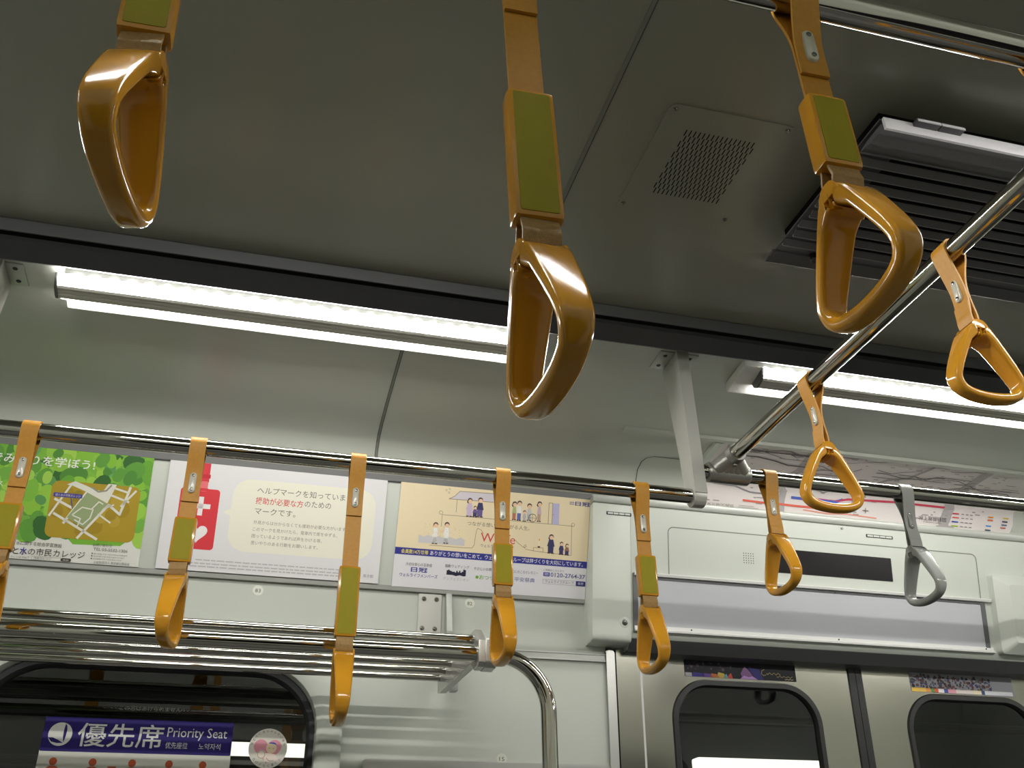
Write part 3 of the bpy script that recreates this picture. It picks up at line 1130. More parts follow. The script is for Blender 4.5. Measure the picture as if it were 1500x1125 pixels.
# recessed lower lintel edge, underside shade put into its dark colour
bm = bmesh.new()
prism(bm, [(2.4185, .6895), (2.4505, .6642), (2.505, .6642), (2.505, .6606), (2.449, .6606), (2.4155, .6873)], .987, XR)
link('lintel_edge', bm, M['trim_grey'], hd, smooth=20)
# hatch outline joint
g = G(fp('header', .0003))
hatch = rrect(1.0985, 2.128, .0535, .28, .016, 6)
pts = [(1.0985, .19)] + [(1.0985, .075)] + [(1.0985 + .016 - .016 * math.cos(a), .0535 + .016 - .016 * math.sin(a)) for a in (0, .4, .8, 1.2, 1.57)] + [(2.112, .0535)] + [(2.112 + .016 * math.sin(a), .0535 + .016 - .016 * math.cos(a)) for a in (.4, .8, 1.2, 1.57)] + [(2.126, .19)]
g.line(pts, .0030, M['seam'])
g.done('hatch_joint', hd)
bm = bmesh.new()
slab(bm, fp('header'), rrect(1.4195, 1.823, .0885, .1585, .002, 3), -.001, .0012)
link('display', bm, M['screen'], hd)
g = G(fp('header', .0003))
for r in range(5):
    for c in range(5):
        g.disc(1.3335 + c * .0075, .1105 + r * .0068, .0016, M['dark_line'], 1, 8)
g.done('speaker_holes', hd)
for s0, t0, ln in ((.9120, .0240, .075), (1.7455, .0205, .092)):
    bm = bmesh.new()
    slab(bm, fp('header'), rrect(s0, s0 + ln, t0, t0 + .0095, .0012, 3), 0, .0009)
    v = link('vent_slot', bm, M['dark_line'], hd)
    bm = bmesh.new()
    for k in range(4):
        x0 = s0 + .004 + k * (ln - .006) / 4
        slab(bm, fp('header'), [(x0, t0 + .002), (x0 + (ln - .006) / 4 - .002, t0 + .002), (x0 + (ln - .006) / 4 - .002, t0 + .0072), (x0, t0 + .0072)], .0008, .0018)
    link('vent_slat', bm, M['header'], v)
# framed grey panel under the hatch
bm = bmesh.new()
slab(bm, fp('header'), [(1.003, .207), (2.122, .207), (2.122, .335), (1.003, .335)], 0, .002)
link('advert_panel', bm, M['panel_grey'], hd)
bm = bmesh.new()
F = [onp('header', 0, t, o) for t, o in ((.1895, 0), (.1895, .011), (.1925, .0125), (.1985, .0110), (.2000, 0))]
prism(bm, [(p.y, p.z) for p in F], .992, 2.155)
F = [onp('header', 0, t, o) for t, o in ((.333, 0), (.333, .004), (.342, .005), (.3445, .0115), (.3490, .0115), (.3520, 0))]
prism(bm, [(p.y, p.z) for p in F], .992, 2.145)
link('panel_frame', bm, M['frame_white'], hd, smooth=25)  # white colour puts the light on the ledge into the frame
for s0, s1, t0, t1 in ((2.1205, 2.1355, .202, .343), (.989, 1.003, .192, .352), (1.003, 2.1205, .2005, .2065)):  # dark side frames and ledge line, with the recess shadow painted in
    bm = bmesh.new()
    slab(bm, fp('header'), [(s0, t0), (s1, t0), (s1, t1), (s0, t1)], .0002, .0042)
    link('panel_edge_shade', bm, M['trim_grey'], hd)
bm = bmesh.new()
tube(bm, [onp('header', 1.664, .0101, 0), onp('header', 1.664, .0101, .0030)], .0035, 10)
link('screw', bm, M['screw'], hd)
for s in (1.16, 1.62, 2.118):
    for t in ((.338,) if s != 1.62 else (.204, .338)):
        bm = bmesh.new()
        tube(bm, [onp('header', s, t, .003), onp('header', s, t, .0058)], .0022, 8)
        link('screw', bm, M['screw_dark'], hd)
# bevelled box at the right end
hx = thing('header_side_box', (2.4, 2.38, .8), 'pale faceted box at the right edge beside the grey header panel', 'cover')
bm = bmesh.new()
rr0 = rrect(2.158, 2.62, .113, .353, .012, 4)
rr1 = rrect(2.160, 2.618, .115, .351, .012, 4)
def inset(l, e):
    cx, cy = 2.389, .233
    return [(cx + (x - cx) * (1 - e / .231), cy + (y - cy) * (1 - e * .9 / .12)) for x, y in l]
L0 = [bm.verts.new(onp('header', *p, .0)) for p in rr0]
L1 = [bm.verts.new(onp('header', *p, .022)) for p in rr1]
L2 = [bm.verts.new(onp('header', *p, .048)) for p in inset(rr1, .036)]
for A, B in ((L0, L1), (L1, L2)):
    for i in range(len(A)):
        j = (i + 1) % len(A)
        bm.faces.new((A[i], A[j], B[j], B[i]))
bm.faces.new(L2)
link('cover_shell', bm, M['header'], hx, smooth=25)
g = G(fp('header', .0484))
g.rect(2.245, 2.30, .165, .21, ink((226, 196, 120)), 1)
g.done('caution_label', hx)

# ------------------------------------------------------------------ route map on the cove above the door
mpo = thing('route_map', (1.75, 2.3, 1.1), 'long white railway route map curving over the doors, coloured lines and legend', 'map')
ML0, ML1, MX0, MX1 = .0135, .268, 1.207, 2.30
bm = bmesh.new()
rows = []
NL = 24
for i in range(NL + 1):
    L = ML0 + (ML1 - ML0) * i / NL
    x1 = MX1 - (max(0, .03 - (L - ML0)) * .6)
    rows.append([bm.verts.new(oncove(x, L, .004)) for x in (MX0, x1)])
for A, B in zip(rows, rows[1:]):
    bm.faces.new((A[0], A[1], B[1], B[0]))
link('map_sheet', bm, ink((226, 218, 216)), mpo, smooth=60)
bm = bmesh.new()
rows = []
for i in range(NL + 1):
    L = ML0 + (ML1 - ML0) * i / NL
    rows.append([bm.verts.new(oncove(x, L, o)) for x, o in ((MX0 - .026, .0005), (MX0 - .022, .0085), (MX0 - .001, .0085), (MX0, .004))])
for A, B in zip(rows, rows[1:]):
    for k in range(3):
        bm.faces.new((A[k], A[k + 1], B[k + 1], B[k]))
link('map_edge_strip', bm, M['header'], mpo, smooth=30)
g = G(lambda s, t, off: oncove(s, t, off + .0045), .0003)
rnd = random.Random(4)


def mline(pts, wd, m, layer=1):
    out = []
    for a, b in zip(pts, pts[1:]):
        n = max(1, int(abs(b[1] - a[1]) / .012))
        for k in range(n):
            out.append((a[0] + (b[0] - a[0]) * k / n, a[1] + (b[1] - a[1]) * k / n))
    out.append(pts[-1])
    g.line(out, wd, m, layer)


riv = ink((176, 170, 170))
for pts, wd in (([(2.045, .0145), (2.04, .03), (2.05, .05), (2.06, .08), (2.055, .12), (2.075, .16), (2.09, .26)], .034), ([(1.475, .02), (1.475, .05), (1.48, .08), (1.46, .11), (1.50, .17), (1.49, .26)], .022), ([(1.75, .12), (1.80, .17), (1.86, .19), (1.90, .26)], .012)):
    mline(pts, wd, riv, 1)
g.disc(2.046, .0195, .034, riv, 1, 16, .006)
for k in range(34):
    x = rnd.uniform(1.23, 2.2)
    L = rnd.uniform(.095, .255)
    pts = [(x, L)]
    for j in range(rnd.randint(3, 7)):
        x += rnd.uniform(.02, .06)
        L += rnd.choice((-.012, 0, 0, 0, .012, .02))
        L = min(.262, max(.09, L))
        if x > 2.27:
            break
        pts.append((x, L))
    mline(pts, rnd.uniform(.0016, .0034), ink(rnd.choice(((120, 112, 112), (96, 88, 92), (140, 132, 130), (120, 84, 96)))), 2)
for k in range(120):
    x = rnd.uniform(1.22, 2.2)
    L = rnd.uniform(.03, .26)
    g.rect(x, x + rnd.uniform(.006, .022), L, L + .0032, ink((158, 150, 150)), 2)
for pts in (((1.23, .248), (1.30, .25), (1.36, .246), (1.48, .249), (1.60, .247)), ((1.27, .215), (1.34, .216), (1.40, .205), (1.45, .19), (1.52, .19))):
    mline(list(pts), .0055, ink((96, 88, 88)), 3)
mline([(1.6, .0665), (1.655, .0655), (1.70, .076), (1.86, .0825), (2.043, .0815)], .0068, ink((206, 70, 92)), 3)
mline([(1.35, .0415), (1.42, .0395)], .0062, ink((226, 104, 84)), 3)
mline([(1.452, .0410), (1.52, .0395), (1.66, .040)], .0066, ink((224, 104, 88)), 3)
mline([(1.51, .0640), (1.60, .0630), (1.66, .0640), (1.68, .073)], .0085, ink((84, 104, 190)), 3)
mline([(1.25, .085), (1.32, .083), (1.37, .068), (1.45, .066)], .0045, ink((150, 146, 150)), 3)
mline([(1.55, .030), (1.63, .026), (1.70, .030), (1.80, .026)], .0035, ink((226, 150, 130)), 3)
mline([(1.218, .030), (1.228, .033)], .006, ink((60, 140, 80)), 3)
g.done('route_lines', mpo)
g = G(lambda s, t, off: oncove(s, t, off + .0045), .0003)
g.text('東京都交通局', 1.232, .0245, .086, ink((150, 142, 140)), 4, .0125)
g.rect(1.335, 1.40, .020, .0215, ink((176, 168, 166)), 4)
g.rect(1.335, 1.385, .0245, .026, ink((176, 168, 166)), 4)
g.text('地下鉄路線図', 1.951, .0475, .099, ink((96, 90, 92)), 4, .0135)
g.text('SUBWAY MAP', 1.966, .0322, .066, ink((130, 122, 124)), 4, .0055)
g.line([(1.752, .046), (1.772, .046)], .0024, ink((110, 104, 104)), 4)
g.line([(1.762, .039), (1.762, .053)], .0024, ink((110, 104, 104)), 4)
g.line([(1.71, .035), (1.715, .075)], .002, ink((130, 124, 124)), 4)
g.done('title_lettering', mpo)
g = G(lambda s, t, off: oncove(s, t, off + .0045), .0003)
for L, x, c in ((.0652, 2.073, (196, 52, 72)), (.0527, 2.073, (222, 96, 88)), (.0392, 2.070, (64, 76, 170)), (.0258, 2.068, (160, 186, 60))):
    g.rect(x, x + .024, L - .002, L + .002, ink(c), 4)
    for k in range(3):
        g.rect(x + .033 + k * .016, x + .043 + k * .016, L - .0014, L + .0014, ink((150, 144, 144)), 4)
for L, x, c in ((.0648, 2.205, (228, 150, 60)), (.055, 2.203, (206, 96, 60)), (.0362, 2.196, (96, 150, 220)), (.0227, 2.193, (76, 90, 96)), (.0658, 2.262, (222, 190, 90)), (.0545, 2.258, (80, 60, 80)), (.0437, 2.255, (90, 110, 150)), (.0343, 2.250, (200, 90, 70))):
    g.rect(x, x + .020, L - .0022, L + .0022, ink(c), 4)
g.done('legend', mpo)


# ------------------------------------------------------------------ posters
def poster(s0, s1, t0, t1, label, paper):
    root = thing('poster', ((s0 + s1) / 2, 2.41, .93), label, 'poster', 'advert posters above the luggage rack')
    bm = bmesh.new()
    slab(bm, fp('poster'), [(s0, t0), (s1, t0), (s1, t1), (s0, t1)], .0006, .0090)
    link('poster_sheet', bm, ink(paper), root)
    return root


FP = fp('poster', .0091)
# green poster with leaves and a small street map
pg = poster(-.862, -.3105, .001, .2765, 'green leaf poster with a small yellow street map, at the left edge', (222, 222, 214))
rnd = random.Random(11)
g = G(FP, .00006)
g.poly([(-.862, .001), (-.3105, .001), (-.3105, .200), (-.335, .205), (-.36, .228), (-.47, .232), (-.50, .205), (-.55, .215), (-.575, .232), (-.60, .19), (-.62, .20), (-.66, .24), (-.862, .24)], ink((120, 178, 62)), 1)
greens = [(104, 164, 56), (132, 186, 62), (146, 196, 72), (96, 154, 62), (82, 138, 58), (160, 202, 84), (116, 172, 70), (92, 150, 84), (138, 190, 66), (58, 104, 50), (104, 162, 104), (126, 182, 66), (152, 200, 76)]
for k in range(300):
    x = rnd.uniform(-.855, -.315)
    t = rnd.uniform(.004, .208)
    r = rnd.uniform(.013, .029)
    a = rnd.uniform(0, 6.28)
    pts = []
    for j in range(14):
        q = 2 * math.pi * j / 14
        rr = r * (.86 + .30 * abs(math.cos((q - a) / 2)) ** 6 + .10 * math.cos(2 * (q - a)))
        px = x + rr * math.cos(q) * .9
        pt = t + rr * math.sin(q)
        pts.append((min(-.3107, max(-.8618, px)), min(.236, max(.0012, pt))))
    g.poly(pts, ink(rnd.choice(greens)), 2 + k * .02)
g.done('leaf_picture', pg)
g = G(FP, .0001)
g.rect(-.5395, -.3305, .0785, .2185, ink((172, 146, 46)), 5, r=.018)
for k in range(14):
    x, t = rnd.uniform(-.52, -.35), rnd.uniform(.10, .20)
    g.disc(x, t, rnd.uniform(.012, .022), ink(rnd.choice(((160, 134, 40), (182, 156, 60), (150, 128, 36)))), 5.5 + k * .03, 12)
wh = ink((222, 220, 208))
g.poly([(-.5061, .0868), (-.4869, .0770), (-.4598, .0859), (-.4391, .0943), (-.4195, .0959), (-.4094, .0765), (-.3892, .0765), (-.4053, .1257), (-.4297, .1141), (-.4609, .0997), (-.4914, .0888)], wh, 7)
g.line([(-.447, .089), (-.43, .0985), (-.412, .094), (-.402, .080)], .004, ink((150, 146, 130)), 8)
for l, wd in (([(-.4951, .0857), (-.535, .166)], .005), ([(-.5273, .1246), (-.4863, .1431)], .006), ([(-.5249, .1601), (-.4905, .1774), (-.4177, .2155)], .006), ([(-.4624, .2157), (-.4016, .1288)], .006), ([(-.4994, .1816), (-.4572, .1028)], .006), ([(-.4016, .1288), (-.3724, .1503), (-.3563, .0814)], .006), ([(-.3916, .0864), (-.361, .094)], .005), ([(-.3987, .1044), (-.3559, .1178)], .005), ([(-.4257, .1515), (-.3919, .1725)], .004), ([(-.3722, .1296), (-.342, .0888)], .005), ([(-.418, .142), (-.39, .128)], .004)):
    g.line(l, wd, wh, 7)
g.poly([(-.4557, .102), (-.4051, .1274), (-.4502, .191), (-.4936, .1675)], ink((150, 164, 120)), 8)
g.line([(-.482, .160), (-.462, .140), (-.440, .143), (-.425, .123), (-.415, .128)], .003, wh, 9)
g.line([(-.475, .172), (-.455, .182), (-.44, .165), (-.436, .143)], .003, wh, 9)
g.line([(-.466, .186), (-.462, .168), (-.48, .162)], .003, wh, 9)
g.rect(-.5330, -.4655, .1085, .1190, ink((74, 70, 142)), 9, r=.003)
g.text('緑と水の市民カレッジ', -.528, .1163, .058, ink((214, 212, 226)), 10, .0058)
g.line([(-.4915, .119), (-.4844, .1446)], .0022, ink((74, 70, 142)), 9)
g.done('street_map', pg)
g = G(FP, .0001)
g.text('でみどりを学ぼう!', -.688, .0435, .2405, ink((236, 238, 226)), 9, .0225, bold=.012)
g.text('公園クラス', -.757, .1035, .107, ink((232, 236, 222)), 9, .013)
g.done('headline', pg)
g = G(FP, .0001)
dk = ink((60, 58, 54))
g.text('緑と水に関する総合学習施設', -.617, .2420, .123, ink((90, 88, 82)), 9, .0092)
g.text('緑と', -.6245, .2640, .0345, dk, 9, .0165, bold=.01)
g.text('水', -.5870, .2640, .0165, ink((48, 40, 130)), 9, .0165, bold=.02)
g.text('の市民カレッジ', -.5680, .2640, .1300, dk, 9, .0165, bold=.004)
g.text('くわしくは Webで', -.610, .2742, .047, ink((130, 128, 122)), 9, .0060)
g.line([(-.558, .2675), (-.492, .2675), (-.492, .2752), (-.558, .2752), (-.558, .2675)], .0006, ink((150, 148, 142)), 9)
g.text('市民カレッジ', -.553, .2738, .040, ink((120, 118, 112)), 9, .0056)
g.rect(-.4915, -.4680, .2672, .2752, ink((70, 64, 62)), 9, r=.003)
g.text('検索', -.487, .2736, .014, ink((200, 198, 190)), 10, .0040)
g.text('お問い合わせ', -.4235, .2325, .0450, ink((100, 98, 92)), 9, .0072)
g.text('TEL 03-5532-1306', -.4205, .2430, .0800, ink((110, 108, 104)), 9, .0088)
for k in range(3):
    t = .2510 + k * .0062
    g.rect(-.4235, -.4205, t - .002, t + .001, ink((90, 86, 86)), 9)
    g.text('受付時間 平日 午前九時から午後五時まで'[:18 - k], -.418, t + .0012, .078 - .006 * k, ink((152, 148, 146)), 9, .0034)
g.text('公益財団法人 東京都公園協会', -.4155, .2740, .084, ink((120, 118, 116)), 9, .0062)
g.done('small_print', pg)

# help mark poster
ph = poster(-.2700, .2915, .001, .2755, 'white help mark poster with a red tag and cream speech bubble', (226, 224, 226))
g = G(FP, .0001)
red = ink((214, 62, 70))
g.rect(-.2350, -.1375, .0670, .2215, red, 1, r=.009)
g.rect(-.1900, -.1690, .0012, .050, red, 1)
g.rect(-.1925, -.1665, .0300, .0400, ink((196, 48, 58)), 2)
g.rect(-.1880, -.1700, .0480, .0740, ink((232, 120, 124)), 2, r=.004)
g.rect(-.1905, -.1675, .0660, .0730, red, 3)
g.rect(-.1875, -.1755, .0880, .1360, ink((236, 232, 232)), 3)
g.rect(-.2055, -.1575, .1060, .1180, ink((236, 232, 232)), 3)
hp = []
for k in range(32):
    a = 2 * math.pi * k / 32
    hp.append((-.1815 + .00155 * 16 * math.sin(a) ** 3, .1800 - .00155 * (13 * math.cos(a) - 5 * math.cos(2 * a) - 2 * math.cos(3 * a) - math.cos(4 * a))))
g.poly(hp, ink((236, 232, 232)), 3)
g.done('red_tag_picture', ph)
g = G(FP, .0001)
cream = ink((235, 232, 216))
g.rect(-.1060, .2660, .0320, .2190, cream, 1, r=.045)
g.poly([(-.106, .112), (-.1260, .1215), (-.106, .131)], cream, 1)
g.done('speech_bubble', ph)
g = G(FP, .0001)
tx = ink((112, 104, 98))
g.text('ヘルプマークを知っていますか', -.0455, .0655, .2690, tx, 3, .0165)
g.text('援助が必要な方', -.0465, .0925, .1215, ink((206, 72, 74)), 3, .0165, bold=.006)
g.text('のための', .0790, .0905, .0690, tx, 3, .0165)
g.text('マークです。', -.0455, .1195, .1040, tx, 3, .0165)
bt = ink((150, 140, 132))
g.text('外見からは分からなくても援助が必要な方がいます。', -.0455, .1455, .2420, bt, 3, .0092)
g.text('このマークを見かけたら、電車内で席をゆずる、', -.0455, .1632, .2180, bt, 3, .0092)
g.text('困っているようであれば声をかける等、', -.0460, .1805, .1800, bt, 3, .0092)
g.text('思いやりのある行動をお願いします。', -.0460, .1982, .1710, bt, 3, .0092)
g.done('message', ph)
g = G(FP, .0001)
for t, a in ((.2478, -.176), (.2565, -.189), (.2640, -.191)):
    x = a
    rr_ = random.Random(int(t * 1e4))
    while x < .192:
        wd = rr_.uniform(.006, .020)
        g.rect(x, min(.194, x + wd), t - .0022, t + .0008, ink((190, 186, 188)), 2)
        x += wd + .003
g.text('東京都', .2505, .2610, .0270, ink((150, 146, 150)), 2, .0078)
g.done('small_print', ph)

# beige poster with drawn families
pb = poster(.3285, .8705, .001, .2790, 'beige poster with small drawn families, blue band and phone number', (226, 224, 228))
g = G(FP, .0001)
g.rect(.3285, .8705, .001, .1770, ink((236, 219, 184)), 1)
g.rect(.3285, .8705, .1755, .1940, ink((56, 58, 142)), 2)
g.done('background_print', pb)
g = G(FP, .0001)
ln = ink((150, 134, 108))
pur, lil, navy, skin, hair = ink((112, 96, 150)), ink((206, 186, 212)), ink((66, 64, 104)), ink((236, 200, 168)), ink((84, 66, 60))
g.poly([(.4634, .0351), (.478, .027), (.4922, .0118), (.5873, .0097), (.589, .0333)], ink((214, 206, 214)), 2)
g.line([(.4634, .0351), (.478, .027), (.4922, .0118), (.5873, .0097)], .0016, ln, 3)
g.line([(.4634, .0351), (.589, .0333)], .0016, ln, 3)
g.line([(.4860, .036), (.4860, .070)], .0012, ln, 3)
for a, b in ((.452, .010), (.461, .006), (.460, .016)):
    g.line([(a, b), (a + .004, b), (a + .004, b + .004), (a, b + .004), (a, b)], .0007, ln, 3)
wave = lambda a, b, n, amp: [(a[0] + (b[0] - a[0]) * k / n, a[1] + (b[1] - a[1]) * k / n + amp * math.sin(k * 1.7)) for k in range(n + 1)]
g.line([(.448, .112), (.4482, .0795), (.5248, .0794), (.8237, .0798), (.8196, .081), (.8227, .1619), (.7424, .1586), (.7145, .157), (.690, .1545), (.684, .147), (.688, .142), (.692, .147), (.684, .150), (.6684, .1400), (.6553, .1296)], .0012, ln, 3)
for cx, cy, r in ((.444, .0743, .0048), (.8234, .076, .0048)):
    g.line([(cx + r * math.cos(q), cy + r * math.sin(q)) for q in [2 * math.pi * k / 12 for k in range(13)]], .0011, ln, 3)
g.line([(.567, .121), (.560, .112), (.5500, .1085), (.5467, .115), (.5433, .155), (.538, .1627), (.5185, .1640), (.4200, .1640)], .0012, ln, 3)


def person(s, tt, tb, top, bottom, wd=.011, shoes=hair, female=False):
    hgt = tb - tt
    r = min(.0062, hgt * .13)
    g.disc(s, tt + r, r * 1.12, hair, 4, 12)
    if female:
        g.disc(s - r * .6, tt + r * 1.7, r * .75, hair, 4, 10)
    g.disc(s + .0006, tt + r * 1.45, r * .92, skin, 5, 12)
    y0 = tt + r * 2.2
    ym = tt + hgt * .62
    g.poly([(s - wd * .30, y0), (s + wd * .30, y0), (s + wd * .55, ym), (s - wd * .55, ym)], top, 4)
    g.poly([(s - wd * .42, ym), (s + wd * .42, ym), (s + wd * .40, tb - .002), (s - wd * .38, tb - .002)], bottom, 4)
    g.rect(s - wd * .45, s - wd * .05, tb - .0028, tb, shoes, 5)
    g.rect(s + wd * .08, s + wd * .5, tb - .0028, tb, shoes, 5)


grey_ = ink((190, 186, 186))
person(.5225, .0279, .079, lil, lil, .018, female=True)
person(.5520, .0240, .078, navy, pur, .019)
person(.5385, .0480, .079, pur, navy, .013)
person(.6500, .0261, .0775, ink((176, 190, 130)), ink((190, 120, 100)), .012, female=True)
person(.6640, .0227, .0782, ink((234, 232, 228)), ink((104, 112, 176)), .013)
person(.6800, .0480, .0790, grey_, grey_, .010)
person(.6930, .0278, .0760, ink((206, 202, 200)), grey_, .014)
person(.7220, .0196, .0765, ink((206, 180, 190)), ink((190, 160, 140)), .012, female=True)
g.line([(.7035 + .011 * math.cos(q), .0670 + .011 * math.sin(q)) for q in [2 * math.pi * k / 18 for k in range(19)]], .0016, ink((80, 78, 84)), 6)
g.line([(.703, .056), (.703, .078)], .001, ink((110, 108, 112)), 6)
g.line([(.692, .067), (.714, .067)], .001, ink((110, 108, 112)), 6)
g.poly([(.7600, .0209), (.7793, .0203), (.7812, .0797), (.7610, .0798)], ink((190, 186, 220)), 4)
g.line([(.7500, .0800), (.7491, .0209), (.7600, .0209), (.7610, .0798)], .0014, ln, 5)
g.disc(.7640, .052, .0012, ln, 6, 8)
g.poly([(.389, .138), (.402, .143), (.415, .137), (.43, .143), (.445, .138), (.46, .143), (.475, .138), (.49, .143), (.505, .137), (.5162, .143), (.5162, .1593), (.389, .1593)], ink((206, 202, 204)), 4)
person(.4330, .1020, .1600, ink((238, 236, 232)), ink((238, 236, 232)), .016)
person(.4640, .0990, .1570, ink((238, 236, 232)), ink((236, 234, 230)), .014)
g.line([(.440, .122), (.449, .124), (.458, .121)], .002, skin, 6)
for k in range(46):
    a = rnd.uniform(.398, .50)
    b = rnd.uniform(.105, .137)
    g.disc(a, b, .0010, ink(rnd.choice(((214, 190, 90), (206, 160, 120), (220, 200, 120)))), 4.5, 6)
person(.7620, .1080, .1610, navy, navy, .020, female=True)
person(.7930, .1260, .1620, navy, navy, .014)
person(.8095, .1300, .1625, ink((150, 110, 90)), navy, .013, female=True)
g.line([(.712, .158), (.712, .148), (.74, .147), (.74, .158)], .0011, ln, 3)
g.rect(.724, .731, .143, .147, hair, 4)
g.rect(.7265, .7285, .128, .143, ink((240, 236, 220)), 4)
g.disc(.7275, .1255, .0020, ink((226, 170, 90)), 4, 8, .0032)
g.done('family_drawings', pb)
g = G(FP, .0001)
g.text('つながる想い、つながる人生。', .5200, .1015, .1770, ink((128, 116, 100)), 4, .0108)
g.text('Welife', .5600, .1430, .0985, ink((212, 80, 84)), 4, .0300)
g.text('ウェルライフグループ', .5615, .1575, .0940, ink((76, 78, 150)), 4, .0082)
g.text('日冠', .8260, .0205, .0440, ink((64, 66, 150)), 4, .0110, bold=.02)
for a in range(3):
    for b in range(2):
        g.rect(.810 + a * .0045, .8130 + a * .0045, .0115 + b * .005, .0150 + b * .005, ink((120, 120, 178)), 4)
g.text('会員数14万世帯', .3455, .1895, .0735, ink((232, 216, 110)), 4, .0105, bold=.012)
g.text('ありがとうの想いをこめて。ウェルライフグループは絆づくりを大切にしています。', .4240, .1895, .4350, ink((232, 230, 236)), 4, .0112, bold=.008)
g.text('大切な安心の互助会', .3610, .2215, .0715, ink((112, 106, 110)), 4, .0082)
g.text('日冠', .3760, .2370, .0450, ink((64, 66, 150)), 4, .0120, bold=.02)
g.text('ウェルライフメンバーズ', .3465, .2510, .1035, ink((76, 78, 150)), 4, .0092, bold=.008)
g.text('感動ウェディング', .4680, .2190, .0670, ink((112, 106, 110)), 4, .0082)
sk = [(.4735, .2390)]
for k in range(14):
    x = .4735 + k * .0038
    h_ = rnd.uniform(.222, .232)
    sk += [(x, h_), (x + .0038, h_)]
sk += [(.5267, .2395), (.52, .2405), (.51, .2380), (.50, .2412), (.49, .2385)]
g.poly(sk, ink((44, 46, 66)), 4)
g.text('アンフェリシオン', .4655, .2525, .0710, ink((176, 172, 172)), 4, .0075)
g.text('やさしいお葬儀', .5480, .2205, .0585, ink((112, 106, 110)), 4, .0082)
g.text('おつつじ', .5650, .2440, .0560, ink((120, 176, 60)), 4, .0115, bold=.012)
g.disc(.5585, .2395, .0045, ink((120, 176, 60)), 4, 8)
g.text('心にのこるセレモニー', .6560, .2205, .0740, ink((112, 106, 110)), 4, .0082)
g.text('平安祭典', .6640, .2425, .0580, ink((112, 116, 170)), 4, .0112)
g.text('ご相談はこちらまで', .7450, .2085, .060, ink((140, 134, 140)), 4, .0055)
g.rect(.7455, .7640, .2125, .2235, ink((64, 66, 150)), 4, r=.002)
g.rect(.7485, .7610, .2150, .2165, ink((220, 220, 232)), 5)
g.rect(.7485, .7610, .2190, .2205, ink((220, 220, 232)), 5)
g.text('0120-2764-37', .7665, .2235, .1010, ink((84, 86, 140)), 4, .0138, bold=.012)
g.line([(.7455, .2315), (.8415, .2310), (.8415, .2435), (.7455, .2435), (.7455, .2315)], .0007, ink((160, 156, 164)), 4)
g.text('ウェルライフグループ', .7520, .2405, .0830, ink((112, 108, 116)), 4, .0080)
g.rect(.8415, .8690, .2305, .2440, ink((48, 48, 122)), 4)
g.text('検索', .8470, .2400, .0165, ink((214, 214, 226)), 5, .0070)
g.done('lettering', pb)


# ------------------------------------------------------------------ stickers
def sticker(name, pl, outline, off, label, cat, paper, c, group=None):
    root = thing(name, tuple(onp(pl, *c, off)), label, cat, group)
    bm = bmesh.new()
    slab(bm, fp(pl), outline, off - .0003, off)
    link('sticker_sheet', bm, ink(paper), root, smooth=0)
    return root


def circ(s, t, r, n=28):
    return [(s + r * math.cos(2 * math.pi * k / n), t + r * math.sin(2 * math.pi * k / n)) for k in range(n)]


for txt, s, t, lab in (('83', -.0132, .0172, 'round white number plate 83 under the help mark poster'), ('82', .5455, .0140, 'round white number plate 82 under the beige poster'), ('15', .6380, .4055, 'round white number plate 15 beside the grab pole')):
    st = sticker('number_plate', 'wall', circ(s, t, .0135), .0008, lab, 'number plate', (216, 218, 206), (s, t), 'round number plates on the wall')
    g = G(fp('wall', .0010), .0001)
    g.text(txt, s - .0068, t + .0048, .0136, ink((62, 62, 58)), 1, .0118)
    g.done('number', st)

GO = -.0022
ps = sticker('priority_sign', 'glass', [(-.4530, .1045), (-.0310, .1055), (-.0250, .32), (-.4530, .32)], GO, 'purple and white priority seat sign on the dark window', 'sign', (206, 206, 196), (-.24, .2))
g = G(fp('glass', GO + .0001), .0001)
g.rect(-.4530, -.0300, .1042, .1795, ink((34, 22, 98)), 1, r=.003)
g.done('purple_band', ps)
g = G(fp('glass', GO + .0001), .0001)
wh2 = ink((214, 214, 208))
g.disc(-.4155, .1422, .0258, wh2, 3, 36)
pu = ink((34, 22, 98))
g.poly([(-.4075, .1185), (-.4035, .1240), (-.4020, .1330), (-.4030, .1480), (-.4055, .1605), (-.4085, .1490), (-.4090, .1330)], pu, 4)
g.poly([(-.4400, .1500), (-.4300, .1498), (-.4180, .1545), (-.4060, .1612), (-.4200, .1618), (-.4320, .1590)], pu, 4)
g.done('sail_logo', ps)
g = G(fp('glass', GO + .0001), .0001)
g.text('優先席', -.3775, .1625, .1890, wh2, 3, .0480, bold=.006)
g.done('title_lettering', ps)
for tx_, s_, t_, w_, h_, nm in (('Priority Seat', -.1800, .1405, .1370, .0265, 'english_lettering'), ('优先座位', -.1805, .1655, .0500, .0135, 'chinese_lettering'), ('노약자석', -.1050, .1660, .0500, .0135, 'korean_lettering')):
    g = G(fp('glass', GO + .0001), .0001)
    g.text(tx_, s_, t_, w_, wh2, 3, h_)
    g.done(nm, ps)
rb = ink((178, 84, 52))
for s_ in (-.4190, -.3340, -.2480, -.1660, -.0900):
    g = G(fp('glass', GO + .0001), .0001)
    g.disc(s_, .2012, .0085, rb, 2, 18)
    g.poly([(s_ - .012, .2140), (s_ - .006, .2105), (s_ + .006, .2105), (s_ + .012, .2140), (s_ + .012, .255), (s_ - .012, .255)], rb, 2)
    g.done('seat_pictogram', ps)
g = G(fp('glass', GO + .0001), .0001)
g.rect(-.300, -.282, .2090, .2125, rb, 2)
g.done('cane_pictogram', ps)

